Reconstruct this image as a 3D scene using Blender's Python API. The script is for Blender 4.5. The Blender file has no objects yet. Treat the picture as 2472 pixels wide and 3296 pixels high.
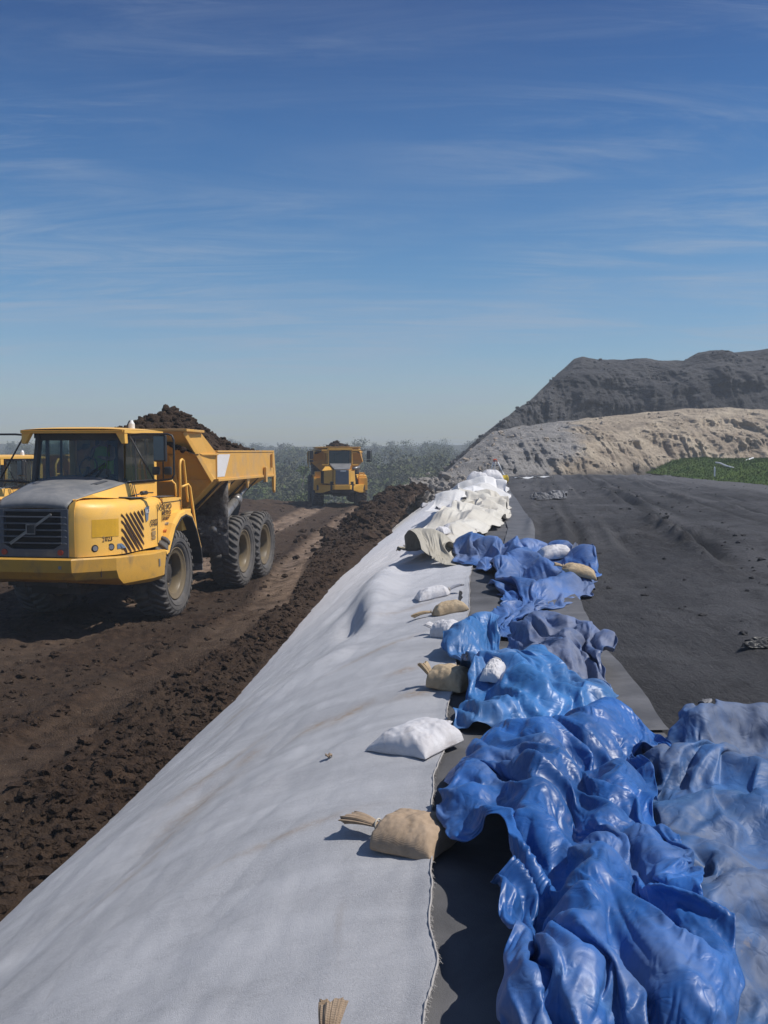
import bpy, math, random
import numpy as np
from mathutils import Vector, Matrix

# ---------------------------------------------------------------- camera, sky, sun, exposure
SC = bpy.context.scene
COL = SC.collection
R = math.radians
CAM_Z = 3.1
PITCH = math.atan(198 / 3200)
cam_data = bpy.data.cameras.new('camera')
cam = bpy.data.objects.new('camera', cam_data)
COL.objects.link(cam)
cam.location = (0, 0, CAM_Z)
cam.rotation_euler = (math.pi / 2 - PITCH, 0, 0)
cam_data.sensor_fit = 'VERTICAL'
cam_data.sensor_height = 36
cam_data.lens = 36 * 3200 / 3296
cam_data.clip_start = .05
cam_data.clip_end = 6000
SC.camera = cam

SUN_EL, SUN_AZ = 54, 94           # azimuth clockwise from +Y (straight ahead)
world = bpy.data.worlds.new('World')
SC.world = world
world.use_nodes = True
wn, wl = world.node_tree.nodes, world.node_tree.links
wn.clear()
w_out = wn.new('ShaderNodeOutputWorld')
w_bg = wn.new('ShaderNodeBackground')
w_sky = wn.new('ShaderNodeTexSky')
w_sky.sky_type = 'NISHITA'
w_sky.sun_disc = False
w_sky.sun_elevation = R(SUN_EL)
w_sky.sun_rotation = R(SUN_AZ)
w_sky.altitude = 0
w_sky.air_density = 1.0
w_sky.dust_density = .7
w_sky.ozone_density = 3.2
w_bg.inputs['Strength'].default_value = .106
# thin cirrus, laid out on a flat layer high above the place
w_tc = wn.new('ShaderNodeTexCoord')
w_sep = wn.new('ShaderNodeSeparateXYZ'); wl.new(w_tc.outputs['Generated'], w_sep.inputs[0])


def wmath(op, a, b=None, clamp=False):
    n = wn.new('ShaderNodeMath'); n.operation = op; n.use_clamp = clamp
    for k, v in enumerate((a, b)):
        if v is None:
            continue
        if isinstance(v, (int, float)):
            n.inputs[k].default_value = v
        else:
            wl.new(v, n.inputs[k])
    return n.outputs[0]


w_up = wmath('ADD', wmath('MAXIMUM', w_sep.outputs['Z'], 0), .10)
w_com = wn.new('ShaderNodeCombineXYZ')
wl.new(wmath('DIVIDE', w_sep.outputs['X'], w_up), w_com.inputs[0])
wl.new(wmath('DIVIDE', w_sep.outputs['Y'], w_up), w_com.inputs[1])


def wnoise(scale, rot, stretch, seed, detail=7, rough=.6, dist=.6):
    m = wn.new('ShaderNodeMapping'); wl.new(w_com.outputs[0], m.inputs['Vector'])
    m.inputs['Rotation'].default_value = (0, 0, R(rot))
    m.inputs['Scale'].default_value = (scale, scale * stretch, 1)
    m.inputs['Location'].default_value = (seed, seed * .7, seed * 1.3)
    n = wn.new('ShaderNodeTexNoise'); wl.new(m.outputs[0], n.inputs['Vector'])
    n.inputs['Scale'].default_value = 1
    n.inputs['Detail'].default_value = detail
    n.inputs['Roughness'].default_value = rough
    n.inputs['Distortion'].default_value = dist
    return n.outputs['Fac']


def wramp(v, a, b):
    r = wn.new('ShaderNodeMapRange'); wl.new(v, r.inputs[0])
    r.interpolation_type = 'SMOOTHSTEP'
    r.inputs[1].default_value = a; r.inputs[2].default_value = b
    return r.outputs[0]


w_band = wmath('MULTIPLY', wramp(wnoise(.30, 14, 1.8, 12.6, 4), .33, .56), wramp(wnoise(.7, 12, 4.0, 8.4, 9, .70, 1.8), .36, .76))
w_veil = wmath('MULTIPLY', wramp(wnoise(.28, -18, 1.6, 21.7, 5, .6, .4), .42, .8), .75)
w_wisp = wmath('MULTIPLY', wramp(wnoise(.6, -22, 7.5, 14.2, 9, .72, 1.6), .50, .82), wramp(wnoise(.5, 30, 1.2, 5.2, 3), .44, .66))
w_c = wmath('ADD', wmath('ADD', wmath('MULTIPLY', w_band, 1.1), wmath('MULTIPLY', w_veil, .60)), wmath('MULTIPLY', w_wisp, .7), clamp=True)
w_mix = wn.new('ShaderNodeMix'); w_mix.data_type = 'RGBA'
w_tint = wn.new('ShaderNodeMix'); w_tint.data_type = 'RGBA'; w_tint.blend_type = 'MULTIPLY'
w_tint.inputs['Factor'].default_value = 1
w_fall = wn.new('ShaderNodeValToRGB')                       # deep blue overhead, pale at the horizon
w_fall.color_ramp.elements[0].position = 0; w_fall.color_ramp.elements[0].color = (.94, .98, 1.0, 1)
w_fall.color_ramp.elements[1].position = 1; w_fall.color_ramp.elements[1].color = (.50, .70, .92, 1)
for p_, c_ in ((.07, (.74, .88, 1.0, 1)), (.18, (.46, .74, .94, 1)), (.30, (.29, .57, .84, 1)), (.42, (.18, .37, .65, 1)), (.55, (.22, .40, .66, 1))):
    e_ = w_fall.color_ramp.elements.new(p_); e_.color = c_
wl.new(wmath('MAXIMUM', w_sep.outputs['Z'], 0), w_fall.inputs[0])
wl.new(w_sky.outputs[0], w_tint.inputs[6]); wl.new(w_fall.outputs[0], w_tint.inputs[7])
wl.new(wmath('MULTIPLY', w_c, .52), w_mix.inputs['Factor'])
wl.new(w_tint.outputs[2], w_mix.inputs[6])
w_mix.inputs[7].default_value = (3.4, 4.1, 5.2, 1)
wl.new(w_mix.outputs[2], w_bg.inputs['Color'])
wl.new(w_bg.outputs[0], w_out.inputs['Surface'])

sun_data = bpy.data.lights.new('sun', 'SUN')
sun_data.energy = 4.5
sun_data.angle = R(.5)
sun_data.color = (1, .95, .87)
sun = bpy.data.objects.new('sun', sun_data)
COL.objects.link(sun)
S_DIR = Vector((math.cos(R(SUN_EL)) * math.sin(R(SUN_AZ)), math.cos(R(SUN_EL)) * math.cos(R(SUN_AZ)), math.sin(R(SUN_EL))))
sun.rotation_euler = (-S_DIR).to_track_quat('-Z', 'Y').to_euler()
sun.location = (20, 0, 30)

SC.render.engine = 'CYCLES'
SC.view_settings.view_transform = 'Standard'
SC.view_settings.look = 'None'
SC.view_settings.exposure = 0
SC.view_settings.gamma = 1
SC.cycles.max_bounces = 8
SC.cycles.transparent_max_bounces = 12
SC.cycles.volume_bounces = 0
SC.cycles.use_denoising = True

# ---------------------------------------------------------------- helpers
rnd = random.Random(7)
nrg = np.random.default_rng(11)
_perm = np.random.default_rng(5).permutation(256).astype(np.int64)
_perm = np.concatenate([_perm, _perm, _perm])
_gr = np.random.default_rng(6).normal(size=(256, 3)); _gr /= np.linalg.norm(_gr, axis=1)[:, None]


def pn(x, y, z=0.0):
    """gradient noise, about -1..1"""
    x = np.asarray(x, float); y = np.asarray(y, float); z = np.asarray(z, float) + 0 * x
    xi, yi, zi = np.floor(x).astype(np.int64), np.floor(y).astype(np.int64), np.floor(z).astype(np.int64)
    xf, yf, zf = x - xi, y - yi, z - zi
    f = lambda t: t * t * t * (t * (t * 6 - 15) + 10)
    u, v, w = f(xf), f(yf), f(zf)
    r = 0
    for a in (0, 1):
        for b in (0, 1):
            for c in (0, 1):
                g = _gr[_perm[_perm[_perm[(xi + a) & 255] + ((yi + b) & 255)] + ((zi + c) & 255)]]
                d = g[..., 0] * (xf - a) + g[..., 1] * (yf - b) + g[..., 2] * (zf - c)
                r = r + d * (u if a else 1 - u) * (v if b else 1 - v) * (w if c else 1 - w)
    return r * 1.6


def fbm(x, y, z=0.0, o=5, g=.5):
    r, a = 0, 1.0
    for k in range(o):
        f = 2.0 ** k
        r = r + a * pn(x * f + 13.1 * k, y * f + 7.7 * k, np.asarray(z) * f + 3.3 * k)
        a *= g
    return r


def sstep(a, b, x):
    t = np.clip((np.asarray(x, float) - a) / (b - a), 0, 1)
    return t * t * (3 - 2 * t)


def pix(px, py, Y):
    """the point at distance Y ahead of the standpoint seen in a direction of the photograph"""
    x, v = (px - 1236) / 3200, -(py - 1648) / 3200
    c, s = math.cos(PITCH), math.sin(PITCH)
    dy, dz = c + v * s, -s + v * c
    return (x * Y / dy, Y, CAM_Z + dz * Y / dy)


def pixz(px, py, z):
    x, v = (px - 1236) / 3200, -(py - 1648) / 3200
    c, s = math.cos(PITCH), math.sin(PITCH)
    dy, dz = c + v * s, -s + v * c
    t = (z - CAM_Z) / dz
    return (x * t, dy * t, z)


def ensure_mesh(name, V, F, mats, smooth=True, fm=None):
    me = bpy.data.meshes.new(name)
    V = np.asarray(V, dtype=np.float32).reshape(-1, 3)
    if isinstance(F, np.ndarray):
        n, k = F.shape
        me.vertices.add(len(V)); me.vertices.foreach_set('co', V.ravel())
        me.loops.add(n * k); me.loops.foreach_set('vertex_index', F.astype(np.int32).ravel())
        me.polygons.add(n); me.polygons.foreach_set('loop_start', np.arange(0, n * k, k, dtype=np.int32))
        me.update(calc_edges=True)
    else:
        me.from_pydata(V.tolist(), [], F)
    me.validate()
    for m in (mats if isinstance(mats, (list, tuple)) else [mats]):
        me.materials.append(m)
    if fm is not None:
        me.polygons.foreach_set('material_index', np.asarray(fm, dtype=np.int32))
    me.polygons.foreach_set('use_smooth', np.full(len(me.polygons), bool(smooth)))
    me.update()
    return me


def link(name, me, parent=None, label=None, cat=None, group=None, kind=None):
    o = bpy.data.objects.new(name, me)
    COL.objects.link(o)
    if parent is not None:
        o.parent = parent
    return tag(o, label, cat, group, kind)


def tag(o, label=None, cat=None, group=None, kind=None):
    if label: o['label'] = label
    if cat: o['category'] = cat
    if group: o['group'] = group
    if kind: o['kind'] = kind
    return o


def thing(name, loc, rz, label, cat, group=None):
    o = bpy.data.objects.new(name, None)
    COL.objects.link(o)
    o.location = loc; o.rotation_euler = (0, 0, rz); o.empty_display_size = .3
    return tag(o, label, cat, group)


def grid_faces(ny, nx, flip=False):
    j, i = np.mgrid[0:ny - 1, 0:nx - 1]
    a = (j * nx + i).ravel(); b = a + 1; c = a + nx + 1; d = a + nx
    return np.stack([a, b, c, d] if not flip else [d, c, b, a], 1)


def set_attr(me, name, vals):
    at = me.attributes.new(name, 'FLOAT', 'POINT')
    at.data.foreach_set('value', np.asarray(vals, dtype=np.float32).ravel())


def _ico():
    t = (1 + 5 ** .5) / 2
    v = [(-1, t, 0), (1, t, 0), (-1, -t, 0), (1, -t, 0), (0, -1, t), (0, 1, t), (0, -1, -t), (0, 1, -t), (t, 0, -1), (t, 0, 1), (-t, 0, -1), (-t, 0, 1)]
    f = [(0, 11, 5), (0, 5, 1), (0, 1, 7), (0, 7, 10), (0, 10, 11), (1, 5, 9), (5, 11, 4), (11, 10, 2), (10, 7, 6), (7, 1, 8), (3, 9, 4), (3, 4, 2), (3, 2, 6), (3, 6, 8), (3, 8, 9), (4, 9, 5), (2, 4, 11), (6, 2, 10), (8, 6, 7), (9, 8, 1)]
    v = [np.array(p) / np.linalg.norm(p) for p in v]
    out, cache = [], {}

    def mid(a, b):
        k = (min(a, b), max(a, b))
        if k not in cache:
            m = v[a] + v[b]; v.append(m / np.linalg.norm(m)); cache[k] = len(v) - 1
        return cache[k]
    for a, b, c in f:
        x, y, z = mid(a, b), mid(b, c), mid(c, a)
        out += [(a, x, z), (b, y, x), (c, z, y), (x, y, z)]
    return np.array(v), np.array(out)


ICO_V, ICO_F = _ico()


def clods(P, S, squash=.75, rough=.35, seed=0):
    """many lumps as one array pair: centres P (n,3), radii S (n)"""
    g = np.random.default_rng(seed)
    n, k = len(P), len(ICO_V)
    V = np.repeat(ICO_V[None], n, 0)
    off = g.uniform(0, 50, (n, 1, 3))
    q = V * 1.3 + off
    V = V * (1 + rough * pn(q[..., 0], q[..., 1], q[..., 2])[..., None] * 1.6)
    sc = g.uniform(.65, 1.3, (n, 1, 3)); sc[..., 2] *= squash
    V = V * sc
    a = g.uniform(0, 6.28, n); c, s = np.cos(a)[:, None], np.sin(a)[:, None]
    V = np.stack([V[..., 0] * c - V[..., 1] * s, V[..., 0] * s + V[..., 1] * c, V[..., 2]], -1)
    V = V * np.asarray(S)[:, None, None] + np.asarray(P)[:, None]
    F = (ICO_F[None] + (np.arange(n) * k)[:, None, None]).reshape(-1, 3)
    return V.reshape(-1, 3), F


class MB:
    """collects simple solids and links them as one mesh"""

    def __init__(s):
        s.v, s.f, s.m = [], [], []

    def add(s, V, F, m=0):
        o = len(s.v)
        s.v += [tuple(float(c) for c in p) for p in V]
        for f in F:
            s.f.append(tuple(int(i) + o for i in f)); s.m.append(m)
        return s

    def box(s, c, d, rot=None, m=0, taper=None):
        V = []
        for z in (-.5, .5):
            k = 1 if taper is None or z < 0 else taper
            for x, y in ((-.5, -.5), (.5, -.5), (.5, .5), (-.5, .5)):
                V.append(Vector((x * d[0] * k, y * d[1] * k, z * d[2])))
        if rot is not None:
            V = [rot @ p for p in V]
        V = [p + Vector(c) for p in V]
        return s.add(V, [(0, 3, 2, 1), (4, 5, 6, 7), (0, 1, 5, 4), (1, 2, 6, 5), (2, 3, 7, 6), (3, 0, 4, 7)], m)

    def span(s, a, b, m=0):
        return s.box([(a[i] + b[i]) / 2 for i in range(3)], [abs(b[i] - a[i]) for i in range(3)], m=m)

    def prism(s, poly, vec, m=0):
        n = len(poly); vec = Vector(vec)
        V = [Vector(p) for p in poly] + [Vector(p) + vec for p in poly]
        nrm = Vector((0, 0, 0))
        for i in range(n):
            nrm += V[i].cross(V[(i + 1) % n])
        F = [tuple(range(n - 1, -1, -1)), tuple(range(n, 2 * n))] + [(i, (i + 1) % n, (i + 1) % n + n, i + n) for i in range(n)]
        if nrm.dot(vec) < 0:
            F = [tuple(reversed(f)) for f in F]
        return s.add(V, F, m)

    def bar(s, a, b, w, h, m=0):
        a, b = Vector(a), Vector(b); d = (b - a)
        q = d.to_track_quat('Y', 'Z').to_matrix()
        return s.box((a + b) / 2, (w, d.length, h), q, m)

    def tube(s, pts, r, n=8, m=0, cap=True):
        P = [Vector(p) for p in pts]
        rr = r if isinstance(r, (list, tuple)) else [r] * len(P)
        V, F, N = [], [], None
        for i, p in enumerate(P):
            t = (P[min(i + 1, len(P) - 1)] - P[max(i - 1, 0)]).normalized()
            if N is None:
                N = t.orthogonal().normalized()
            else:
                N = (N - t * N.dot(t)).normalized()
            B = t.cross(N)
            for k in range(n):
                a = 2 * math.pi * k / n
                V.append(p + (N * math.cos(a) + B * math.sin(a)) * rr[i])
        for i in range(len(P) - 1):
            for k in range(n):
                F.append((i * n + k, i * n + (k + 1) % n, (i + 1) * n + (k + 1) % n, (i + 1) * n + k))
        if cap:
            F += [tuple(range(n - 1, -1, -1)), tuple(range((len(P) - 1) * n, len(P) * n))]
        return s.add(V, F, m)

    def lathe_x(s, prof, n=40, c=(0, 0, 0), m=0):
        """prof: (x, radius) pairs, turned about the x axis through c"""
        V, F = [], []
        k = len(prof)
        for i in range(n):
            a = 2 * math.pi * i / n
            for x, r in prof:
                V.append((c[0] + x, c[1] + r * math.cos(a), c[2] + r * math.sin(a)))
        for i in range(n):
            for j in range(k - 1):
                a, b = i * k + j, ((i + 1) % n) * k + j
                F.append((a, a + 1, b + 1, b))
        return s.add(V, F, m)

    def grid(s, rows, m=0):
        nx = len(rows[0])
        V = [p for r in rows for p in r]
        return s.add(V, [(j * nx + i, j * nx + i + 1, (j + 1) * nx + i + 1, (j + 1) * nx + i) for j in range(len(rows) - 1) for i in range(nx - 1)], m)

    def build(s, name, mats, parent=None, smooth=False, bevel=0, solid=0, sub=0, **kw):
        me = ensure_mesh(name, s.v, s.f, mats, smooth, s.m)
        o = link(name, me, parent, **kw)
        if solid:
            md = o.modifiers.new('solid', 'SOLIDIFY'); md.thickness = solid; md.offset = 0
        if sub:
            md = o.modifiers.new('sub', 'SUBSURF'); md.levels = md.render_levels = sub
        if bevel:
            md = o.modifiers.new('bevel', 'BEVEL'); md.width = bevel; md.segments = 2; md.limit_method = 'ANGLE'; md.angle_limit = R(35)
            md.harden_normals = False
        return o


def copy_tree(o, parent=None):
    c = o.copy(); COL.objects.link(c)
    if parent is not None:
        c.parent = parent
    for ch in [q for q in list(o.children)]:
        copy_tree(ch, c)
    return c


# ---------------------------------------------------------------- materials
class NT:
    def __init__(s, name):
        s.mat = bpy.data.materials.new(name); s.mat.use_nodes = True
        s.n, s.l = s.mat.node_tree.nodes, s.mat.node_tree.links
        s.b = s.n['Principled BSDF']
        s.tc = s.n.new('ShaderNodeTexCoord').outputs['Object']

    def put(s, sock, v):
        if isinstance(v, bpy.types.NodeSocket):
            s.l.new(v, sock)
        elif isinstance(v, (tuple, list)):
            sock.default_value = (*v, 1) if len(v) == 3 and sock.type == 'RGBA' else v
        else:
            sock.default_value = v

    def map(s, scale=(1, 1, 1), rot=(0, 0, 0), loc=(0, 0, 0), src=None):
        m = s.n.new('ShaderNodeMapping'); s.l.new(src or s.tc, m.inputs['Vector'])
        m.inputs['Scale'].default_value = scale; m.inputs['Rotation'].default_value = rot; m.inputs['Location'].default_value = loc
        return m.outputs[0]

    def noise(s, scale, detail=4, rough=.55, dist=0, vec=None, out='Fac'):
        n = s.n.new('ShaderNodeTexNoise'); s.l.new(vec or s.tc, n.inputs['Vector'])
        n.inputs['Scale'].default_value = scale; n.inputs['Detail'].default_value = detail
        n.inputs['Roughness'].default_value = rough; n.inputs['Distortion'].default_value = dist
        return n.outputs[out]

    def vor(s, scale, feature='F1', vec=None, out='Distance', rand=1):
        n = s.n.new('ShaderNodeTexVoronoi'); s.l.new(vec or s.tc, n.inputs['Vector'])
        n.feature = feature; n.inputs['Scale'].default_value = scale; n.inputs['Randomness'].default_value = rand
        return n.outputs[out]

    def ramp(s, v, a, b, lo=0., hi=1., smooth=True):
        r = s.n.new('ShaderNodeMapRange'); s.put(r.inputs[0], v)
        r.interpolation_type = 'SMOOTHSTEP' if smooth else 'LINEAR'
        for k, q in ((1, a), (2, b), (3, lo), (4, hi)):
            r.inputs[k].default_value = q
        return r.outputs[0]

    def math(s, op, a, b=0.):
        m = s.n.new('ShaderNodeMath'); m.operation = op
        s.put(m.inputs[0], a); s.put(m.inputs[1], b)
        return m.outputs[0]

    def mix(s, f, a, b, mode='MIX'):
        m = s.n.new('ShaderNodeMix'); m.data_type = 'RGBA'; m.blend_type = mode
        s.put(m.inputs[0], f); s.put(m.inputs[6], a); s.put(m.inputs[7], b)
        return m.outputs[2]

    def attr(s, name):
        a = s.n.new('ShaderNodeAttribute'); a.attribute_name = name
        return a.outputs['Fac']

    def geo_up(s):
        g = s.n.new('ShaderNodeNewGeometry'); x = s.n.new('ShaderNodeSeparateXYZ'); s.l.new(g.outputs['Normal'], x.inputs[0])
        return x.outputs['Z']

    def bump(s, h, dist=.01, strength=1., prev=None):
        b = s.n.new('ShaderNodeBump'); b.inputs['Distance'].default_value = dist; b.inputs['Strength'].default_value = strength
        s.put(b.inputs['Height'], h)
        if prev is not None:
            s.l.new(prev, b.inputs['Normal'])
        s.l.new(b.outputs[0], s.b.inputs['Normal'])
        return b.outputs[0]

    def fin(s, col=None, rough=None, **kw):
        if col is not None: s.put(s.b.inputs['Base Color'], col)
        if rough is not None: s.put(s.b.inputs['Roughness'], rough)
        for k, v in kw.items():
            s.put(s.b.inputs[k.replace('_', ' ')], v)
        return s.mat


def simple(name, col, rough=.6, dirt=None, dscale=3, damt=(.5, .75), bump=0, bscale=40, metallic=0, spec=.5):
    t = NT(name)
    c = t.mix(t.ramp(t.noise(dscale * 4, 5), .3, .7, 0, .25), col, [v * .7 for v in col])
    if dirt:
        c = t.mix(t.ramp(t.noise(dscale, 8, .65, .4), *damt), c, dirt)
    if bump:
        t.bump(t.noise(bscale, 5), bump)
    return t.fin(c, rough, Metallic=metallic, Specular_IOR_Level=spec)


def paint(name, col, dust=(.30, .22, .15), dark=(.05, .035, .02), amt=.55):
    """machine paint under road dust, scuffs and a few runs"""
    t = NT(name)
    d1 = t.ramp(t.noise(1.7, 8, .68, .5), .45, .8, 0, amt)
    run = t.ramp(t.noise(1, 7, .7, .3, t.map((14, 14, 1.6))), .58, .78, 0, .55)
    sc = t.ramp(t.noise(9, 9, .75), .66, .74, 0, .8)
    c = t.mix(t.ramp(t.noise(.8, 3), .3, .7, 0, .25), col, [col[0] * .82, col[1] * .74, col[2] * .6])
    c = t.mix(d1, c, dust)
    c = t.mix(run, c, [col[0] * .5, col[1] * .42, col[2] * .5])
    c = t.mix(sc, c, dark)
    t.bump(t.noise(60, 4), .002, .5)
    return t.fin(c, t.ramp(d1, 0, amt, .42, .75), Specular_IOR_Level=.4)


M = {}
M['yellow'] = paint('yellow_paint', (.88, .50, .10), dust=(.40,.31,.21), amt=.42)
M['yellow_body'] = paint('yellow_body_paint', (.68, .37, .08), dust=(.36, .28, .20), amt=.75)
M['yellow_bumper'] = paint('bumper_paint', (.60, .33, .05), dust=(.20, .14, .08), amt=.95)
M['yellow_old'] = paint('old_yellow_paint', (.74, .40, .06), amt=.4)
M['bonnet'] = simple('dusty_grey_bonnet', (.14, .145, .155), .6, (.26, .25, .24), 2.2, (.35, .75), .002, 60)
M['grille'] = simple('grey_grille_plastic', (.085, .092, .11), .5, (.15, .15, .15), 5, (.4, .8))
M['black'] = simple('black_plastic', (.02, .02, .022), .5, (.07, .065, .06), 4, (.5, .8))
M['void'] = simple('black_recess', (.008, .007, .007), .9)
M['chassis'] = simple('dirty_steel_and_wheel_shade', (.035, .03, .027), .85, (.075, .06, .05), 3, (.4, .7), .01, 20)
M['muddy'] = simple('mud_caked_steel', (.15, .142, .14), .9, (.06, .05, .045), 5, (.45, .62), .03, 14)
M['rubber'] = simple('dusty_tyre_rubber', (.085, .08, .078), .85, (.14, .125, .11), 4, (.4, .75), .004, 50)
M['rim'] = paint('rim_paint', (.17, .13, .075), dust=(.115, .105, .093), amt=.98)
M['white_paint'] = paint('white_panel_paint', (.72, .70, .70), amt=.3)
M['decal'] = simple('dark_decal', (.045, .025, .02), .6)
M['decal_grey'] = simple('faded_decal', (.33, .22, .10), .6)
M['decal_blue'] = simple('blue_grey_badge', (.13, .18, .26), .35)
M['decal_white'] = simple('white_decal', (.75, .75, .75), .5)
M['fresh_yellow'] = simple('fresher_yellow_patch', (.70, .38, .02), .4)
M['red_lens'] = simple('red_lens', (.30, .05, .03), .25)
M['amber_lens'] = simple('amber_lens', (.50, .13, .03), .25)
M['clear_lens'] = simple('clear_lens', (.38, .38, .40), .12, metallic=.6)
M['steel'] = simple('grey_steel', (.30, .29, .28), .4, (.12, .1, .09), 4, (.45, .7), metallic=.6)
M['mirror'] = simple('mirror_face', (.10, .13, .16), .15, metallic=.7)
M['seat'] = simple('dark_seat_cloth', (.03, .03, .035), .9)
M['vest'] = simple('yellow_green_vest', (.35, .62, .05), .8)
M['skin'] = simple('skin', (.42, .24, .17), .55)
M['hair'] = simple('hair', (.03, .02, .015), .7)
M['orange'] = simple('orange_paint', (.65, .09, .02), .5)
M['white_plastic'] = simple('white_plastic', (.78, .78, .78), .35)
M['yellow_plastic'] = simple('yellow_plastic', (.85, .58, .03), .45)

t = NT('cab_glass')
fr = t.n.new('ShaderNodeFresnel'); fr.inputs[0].default_value = 1.5
gl = t.n.new('ShaderNodeBsdfGlossy'); gl.inputs['Roughness'].default_value = .03; gl.inputs['Color'].default_value = (.8, .9, 1, 1)
tr = t.n.new('ShaderNodeBsdfTransparent'); t.l.new(t.mix(t.ramp(t.noise(3, 6), .4, .8), (.50, .58, .56), (.36, .42, .41)), tr.inputs['Color'])
df = t.n.new('ShaderNodeBsdfDiffuse'); df.inputs['Color'].default_value = (.16, .19, .20, 1)
m1 = t.n.new('ShaderNodeMixShader'); m1.inputs[0].default_value = .10; t.l.new(tr.outputs[0], m1.inputs[1]); t.l.new(df.outputs[0], m1.inputs[2])
m2 = t.n.new('ShaderNodeMixShader'); t.l.new(fr.outputs[0], m2.inputs[0]); t.l.new(m1.outputs[0], m2.inputs[1]); t.l.new(gl.outputs[0], m2.inputs[2])
t.l.new(m2.outputs[0], t.n['Material Output'].inputs['Surface'])
M['glass'] = t.mat


# ---------------------------------------------------------------- the lie of the land
def ip(pts):
    a = np.array(pts, float)
    return lambda y: np.interp(y, a[:, 0], a[:, 1])


Zp = 1.5                                                     # the ash platform; the haul road is at 0
base_x = ip([(-3, -2.8), (3, -2.78), (6.45, -2.56), (7.9, -2.36), (11.6, -1.97), (16, -1.66), (22, -1.32), (27, -.9), (32, -.46), (45, .9), (62, 2.8), (70, 3.6)])
edge_x = ip([(-3, .06), (2.3, .07), (2.69, .12), (3.0, .165), (3.22, .15), (3.5, .175), (3.82, .19), (4.3, .21), (4.7, .24), (5.04, .31), (6.0, .40), (7.9, .6), (9.65, .84), (12.3, 1.07), (15, 1.4), (25, 2.7), (46, 4.95), (62, 6.5), (70, 7.2)])
band_x = ip([(-3, 1.75), (4, 1.6), (5.7, 1.6), (6.3, 1.66), (8.4, 1.79), (10.2, 2.0), (12.2, 2.16), (16.4, 2.44), (20, 3.0), (24.4, 3.46), (45, 5.5), (48, 6.0), (62, 7.4)])
far_dip = lambda x, y: -9.5 * sstep(57, 84, y) - .55 * sstep(-7.5, -11, x) * sstep(15, 22, y) * (1 - sstep(40, 50, y))

lug_c = ip([(-3, -4.9), (6, -4.3), (9.4, -3.75), (11.7, -3.35), (15, -2.75), (19.4, -2.2), (26, -2.4), (34, -2.2), (47, -1.5), (60, -.9)])
lug_c2 = ip([(-3, -7.6), (6, -7.0), (11.7, -6.0), (19.4, -4.9), (26, -4.9), (37, -4.5), (47, -4.0), (60, -3.6)])


def soil_h(x, y, detail=True):
    h = far_dip(x, y) + .10 * fbm(x * .22, y * .18, 1.0, 3)
    bx = base_x(y)
    # loose soil thrown up along the foot of the bank, and the heaps at its far end
    d = (x - (bx - .35))
    ridge = np.exp(-(d / (.55 + .02 * y)) ** 2) * (.15 + .008 * np.clip(y - 8, 0, 25) + .07 * pn(y * .6, 2.2))
    heap = .85 * np.exp(-(((x - .55) / 1.6) ** 2 + ((y - 43.5) / 6) ** 2)) + .75 * np.exp(-(((x - 1.9) / 1.2) ** 2 + ((y - 50) / 4) ** 2)) + .45 * np.exp(-(((x + .5) / .8) ** 2 + ((y - 35) / 5) ** 2))
    heap2 = .35 * np.exp(-(((x + 7.5) / 3.) ** 2 + ((y - 56) / 2.5) ** 2))
    h = h + ridge + (heap + heap2) * (1 + .35 * fbm(x * 1.3, y * 1.1, 4, 4))
    t1 = np.abs(x - lug_c(y)); t2 = np.abs(x - lug_c2(y))
    w1 = 1 - sstep(.30, .50, t1); w2 = 1 - sstep(.35, .6, t2)
    tr = np.maximum(w1, w2)
    h = h - .05 * tr + .05 * np.exp(-((t1 - .6) / .16) ** 2) + .03 * np.exp(-((t2 - .7) / .2) ** 2)
    if detail:
        near = 1 - sstep(30, 60, y)
        rough = (1 - tr * .75)
        n1 = fbm(x * 1.7, y * 1.7, 0, 4)
        n2 = pn(x * 7, y * 7, 3); n3 = pn(x * 16, y * 16, 9); n4 = pn(x * 34, y * 34, 19)
        lump = np.clip(n2 + .3 * n1, -.4, 1) * .042 + np.clip(n3, -.5, 1) * .026 + n4 * .014
        foot = 1 + .9 * np.exp(-(d / .7) ** 2)
        h = h + .035 * n1 + rough * lump * foot * (.35 + .65 * near) * (.55 + .45 * sstep(-.3, .5, pn(x * .6, y * .5, 7)))
        ph = y / .21 + .9 * np.abs(x - lug_c(y)) + .35 * pn(x * 2, y * 2, 5)
        lug = sstep(.1, .8, np.sin(ph * 2 * np.pi)) * w1 * sstep(-.25, .25, pn(x * .9, y * .55, 12) + .1)
        ph2 = y / .24 + .7 * np.abs(x - lug_c2(y))
        lug2 = sstep(.1, .8, np.sin(ph2 * 2 * np.pi)) * w2 * sstep(-.1, .35, pn(x * .9, y * .5, 22))
        h = h + (.042 * lug + .034 * lug2) * near
    return h


rut_c = lambda x, y: x - (2.95 + .155 * y)


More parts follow.
